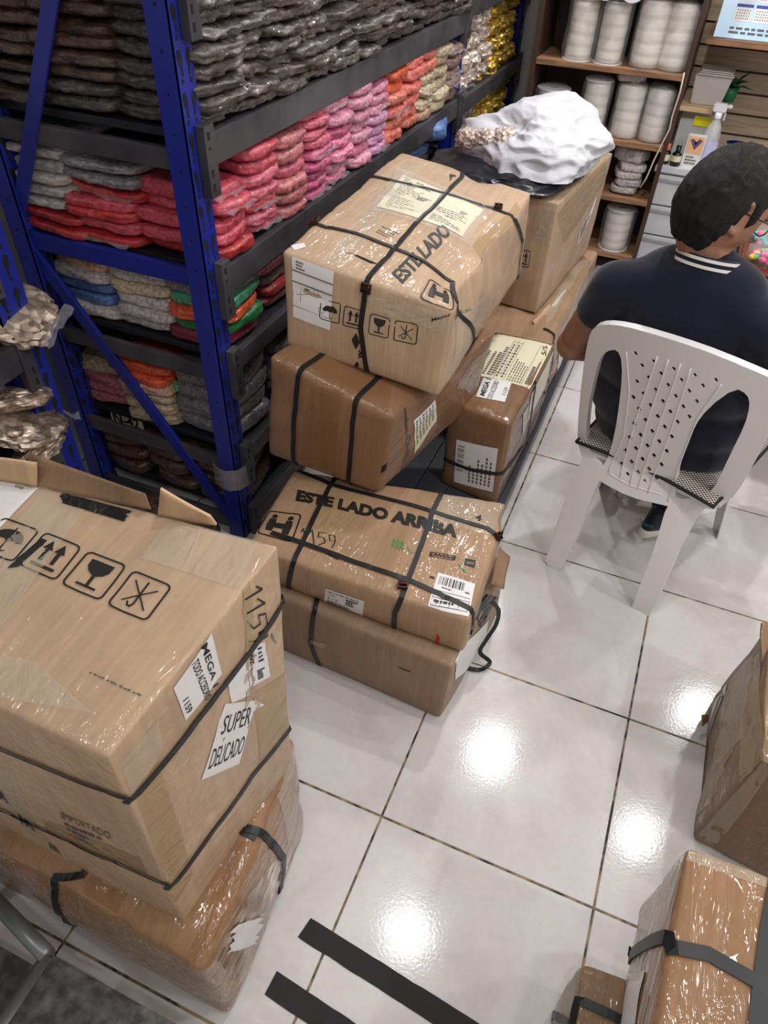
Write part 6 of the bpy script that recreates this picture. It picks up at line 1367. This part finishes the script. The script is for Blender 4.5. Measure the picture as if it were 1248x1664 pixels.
for x, y in ((0.06, 0.06), (0.85, -0.03), (0.06, 0.7), (0.85, 0.65)): 
    bm = bmesh.new(); lathe(bm, [(0.022, 0), (0.018, 0.2), (0.026, 0.45), (0.02, 0.5), (0.028, 0.7)], 14, Matrix.Translation((tp.x + x, tp.y + y, 0))); obj('leg', recalc(bm), M['wood_dark'], TB, True)
pc = [srgb(232, 60, 150), srgb(240, 200, 40), srgb(90, 170, 70), srgb(120, 90, 190), srgb(60, 180, 190), srgb(240, 120, 170)]
sw = [nmat('bright_packet_%d' % k, c, 0.3, Coat_Weight=0.5) for k, c in enumerate(pc)]
swn = ['magenta', 'yellow', 'green', 'violet', 'turquoise', 'pink']
bead = bpy.data.meshes.new('packet_bead'); bmb = bmesh.new(); bmesh.ops.create_icosphere(bmb, subdivisions=2, radius=0.012); bmb.to_mesh(bmb_me := bead); bmb.free()
bead.materials.append(sw[0])
for k in range(4):
    c = V((tp.x + 0.09 + 0.13 * (k % 2), tp.y + 0.10 + 0.17 * (k // 2), 0.736)); e = empty('sweet_packet', c, ('clear packet of multicoloured sweets on the table, %s' % ('nearest the man', 'nearest the picture edge', 'behind the first', 'furthest back')[k]), 'packet', 'packets of sweets')
    for q in range(60):
        o = bpy.data.objects.new('sweet', bead); COL.objects.link(o); o.parent = e; r = rnd.random() ** 0.5 * 0.052; a = rnd.uniform(0, 6.28); o.location = (r * math.cos(a), r * math.sin(a) * 1.1, 0.011 + 0.03 * rnd.random() * (1 - r / 0.06)); s_ = o.material_slots[0]; s_.link = 'OBJECT'; s_.material = sw[rnd.choice([0, 1, 3, 5, 2] if k < 2 else [4, 0, 2])]; o.scale = (1, 1, 0.7)
    film_sleeve(e, c, 0.062, 0.045, k)
# ---- plastic bags on the tall box ------------------------------------------
def crumple(c, rad, seed, ridge, lobes, sub=6, fr=1.3, oct=3):
    """thin film heap: broad facets meeting in sharp folds"""
    bm = bmesh.new(); bmesh.ops.create_icosphere(bm, subdivisions=sub, radius=1); rr = random.Random(seed)
    planes = [(V((rr.gauss(0, 1), rr.gauss(0, 1), rr.gauss(0.3, 0.8))).normalized(), rr.uniform(0.72, 1.0)) for _ in range(26)]
    for v in bm.verts:
        d = v.co.normalized(); r = min([h / max(0.05, d.dot(n)) for n, h in planes if d.dot(n) > 0.2] + [1.15])
        r += ridge * 0.5 * (1 - 2 * abs(noise.noise(d * 3.2 + V((seed, 0, 0))))) + ridge * 0.10 * (1 - 2 * abs(noise.noise(d * 8 + V((seed, 5, 0)))))
        for ld, lh, lw in lobes: r += lh * math.exp(-((d - V(ld).normalized()).length / lw) ** 2)
        p = V((d.x * rad[0], d.y * rad[1], d.z * rad[2])) * r; p.z = max(p.z, -rad[2] * 0.42) + rad[2] * 0.42
        v.co = V(c) + p
    return bm
m = nmat('white_plastic_film', srgb(206, 207, 214), 0.55, Alpha=0.92); M['whitebag'] = m
m = nmat('black_plastic_film', srgb(34, 36, 44), 0.28); M['blackbag'] = m
for mm in (M['whitebag'], M['blackbag']):
    tc = N(mm, 'ShaderNodeTexCoord'); mp = N(mm, 'ShaderNodeMapping'); mp.inputs['Scale'].default_value = (7, 10, 30); L(mm, tc.outputs['Object'], mp.inputs['Vector']); n1 = N(mm, 'ShaderNodeTexNoise', i_Scale=1.0, i_Detail=4.0, i_Distortion=1.2); L(mm, mp.outputs[0], n1.inputs['Vector']); bump(mm, n1.outputs[0], 0.5, 0.006)
cb = at(830, 288, ZT3 + 0.02)
tag(obj('black_bag', crumple((cb.x - 0.04, cb.y + 0.06, ZT3 + 0.002), (0.27, 0.24, 0.05), 3, 0.10, []), M['blackbag'], None, True), 'black plastic bag flattened on the tall box under the white bag', 'bag')
cw_ = at(880, 225, ZT3 + 0.13)
WBG = empty('white_bag', (cw_.x, cw_.y, ZT3 + 0.06), 'large crumpled white plastic bag on the tall box', 'bag')
obj('bag_film', crumple((cw_.x - 0.01, cw_.y + 0.02, ZT3 + 0.05), (0.25, 0.21, 0.13), 11, 0.15, [((0.25, 0.6, 0.8), 0.45, 0.42), ((0.95, 0.2, 0.3), 0.2, 0.4), ((-0.9, -0.2, 0.2), 0.15, 0.4), ((-0.35, -0.5, 0.8), -0.28, 0.45), ((0.3, -0.6, 0.6), -0.12, 0.3)]), M['whitebag'], WBG, True)
gp = at(790, 225, ZT3 + 0.12)
for k in range(3):
    bag(BC[k], (gp.x + 0.03 + 0.06 * k - 0.08, gp.y - 0.0, ZT3 + 0.085 + 0.01 * k), k, 'champagne', 'gold and copper pack spilling out of the white bag, %s from the rack' % ORD[k], 'packs in the white bag', sc=(0.55, 0.5, 0.7), name='crinkly_pack', cat='pack')
e = box('price_label', gp + V((0.03, 0.03, 0.03)), gp + V((0.08, 0.035, 0.05)), M['paper'], WBG)
# stuff beside the tall box
o = bag(BF[2], (aty(972, 400, 2.7).x, 2.70, 0.10), 0.5, 'silver', 'clear bag with black pieces beside the big spool', 'x', sc=(0.6, 0.6, 1.6)); del o['group']; o.location.z = 0.001; o.scale.z = 3.0

# ---- step stool at the lower left corner ------------------------------------
M['steel'] = nmat('brushed_grey_steel', srgb(120, 122, 126), 0.35, 0.6); M['tread'] = nmat('dark_grey_tread', srgb(66, 66, 68), 0.6, 0.2)
n1 = N(M['tread'], 'ShaderNodeTexNoise', i_Scale=40.0, i_Detail=5.0); L(M['tread'], N(M['tread'], 'ShaderNodeTexCoord').outputs['Object'], n1.inputs['Vector']); L(M['tread'], ramp(M['tread'], n1.outputs[0], [(0.4, srgb(52, 52, 54)), (0.8, srgb(112, 108, 104))]), P(M['tread']).inputs['Base Color'])
ST = empty('step_stool', (-0.3, -0.75, 0), 'scuffed grey metal step stool in the lower left corner', 'step stool')
box('tread', (-0.37, -0.86, 0.285), (-0.06, -0.555, 0.30), M['tread'], ST, 0.004); box('dark_gap_plate', (-0.66, -1.0, 0.16), (-0.392, -0.57, 0.172), M['tread'], ST, 0.003)  # lower plate is widened to cover lit floor where a dark gap belongs
for a, b in (((-0.378, -0.56, 0.30), (-0.66, -0.50, 0.18)), ((-0.66, -0.50, 0.18), (-0.70, -0.52, 0.0)), ((-0.378, -0.56, 0.29), (-0.378, -0.88, 0.29)), ((-0.06, -0.57, 0.29), (-0.03, -0.60, 0.0)), ((-0.06, -0.85, 0.29), (-0.03, -0.9, 0.0)), ((-0.378, -0.87, 0.29), (-0.66, -0.95, 0.0))):
    bm = bmesh.new(); tube(bm, [a, b], 0.014, 14); obj('frame_tube', bm, M['steel'], ST, True)
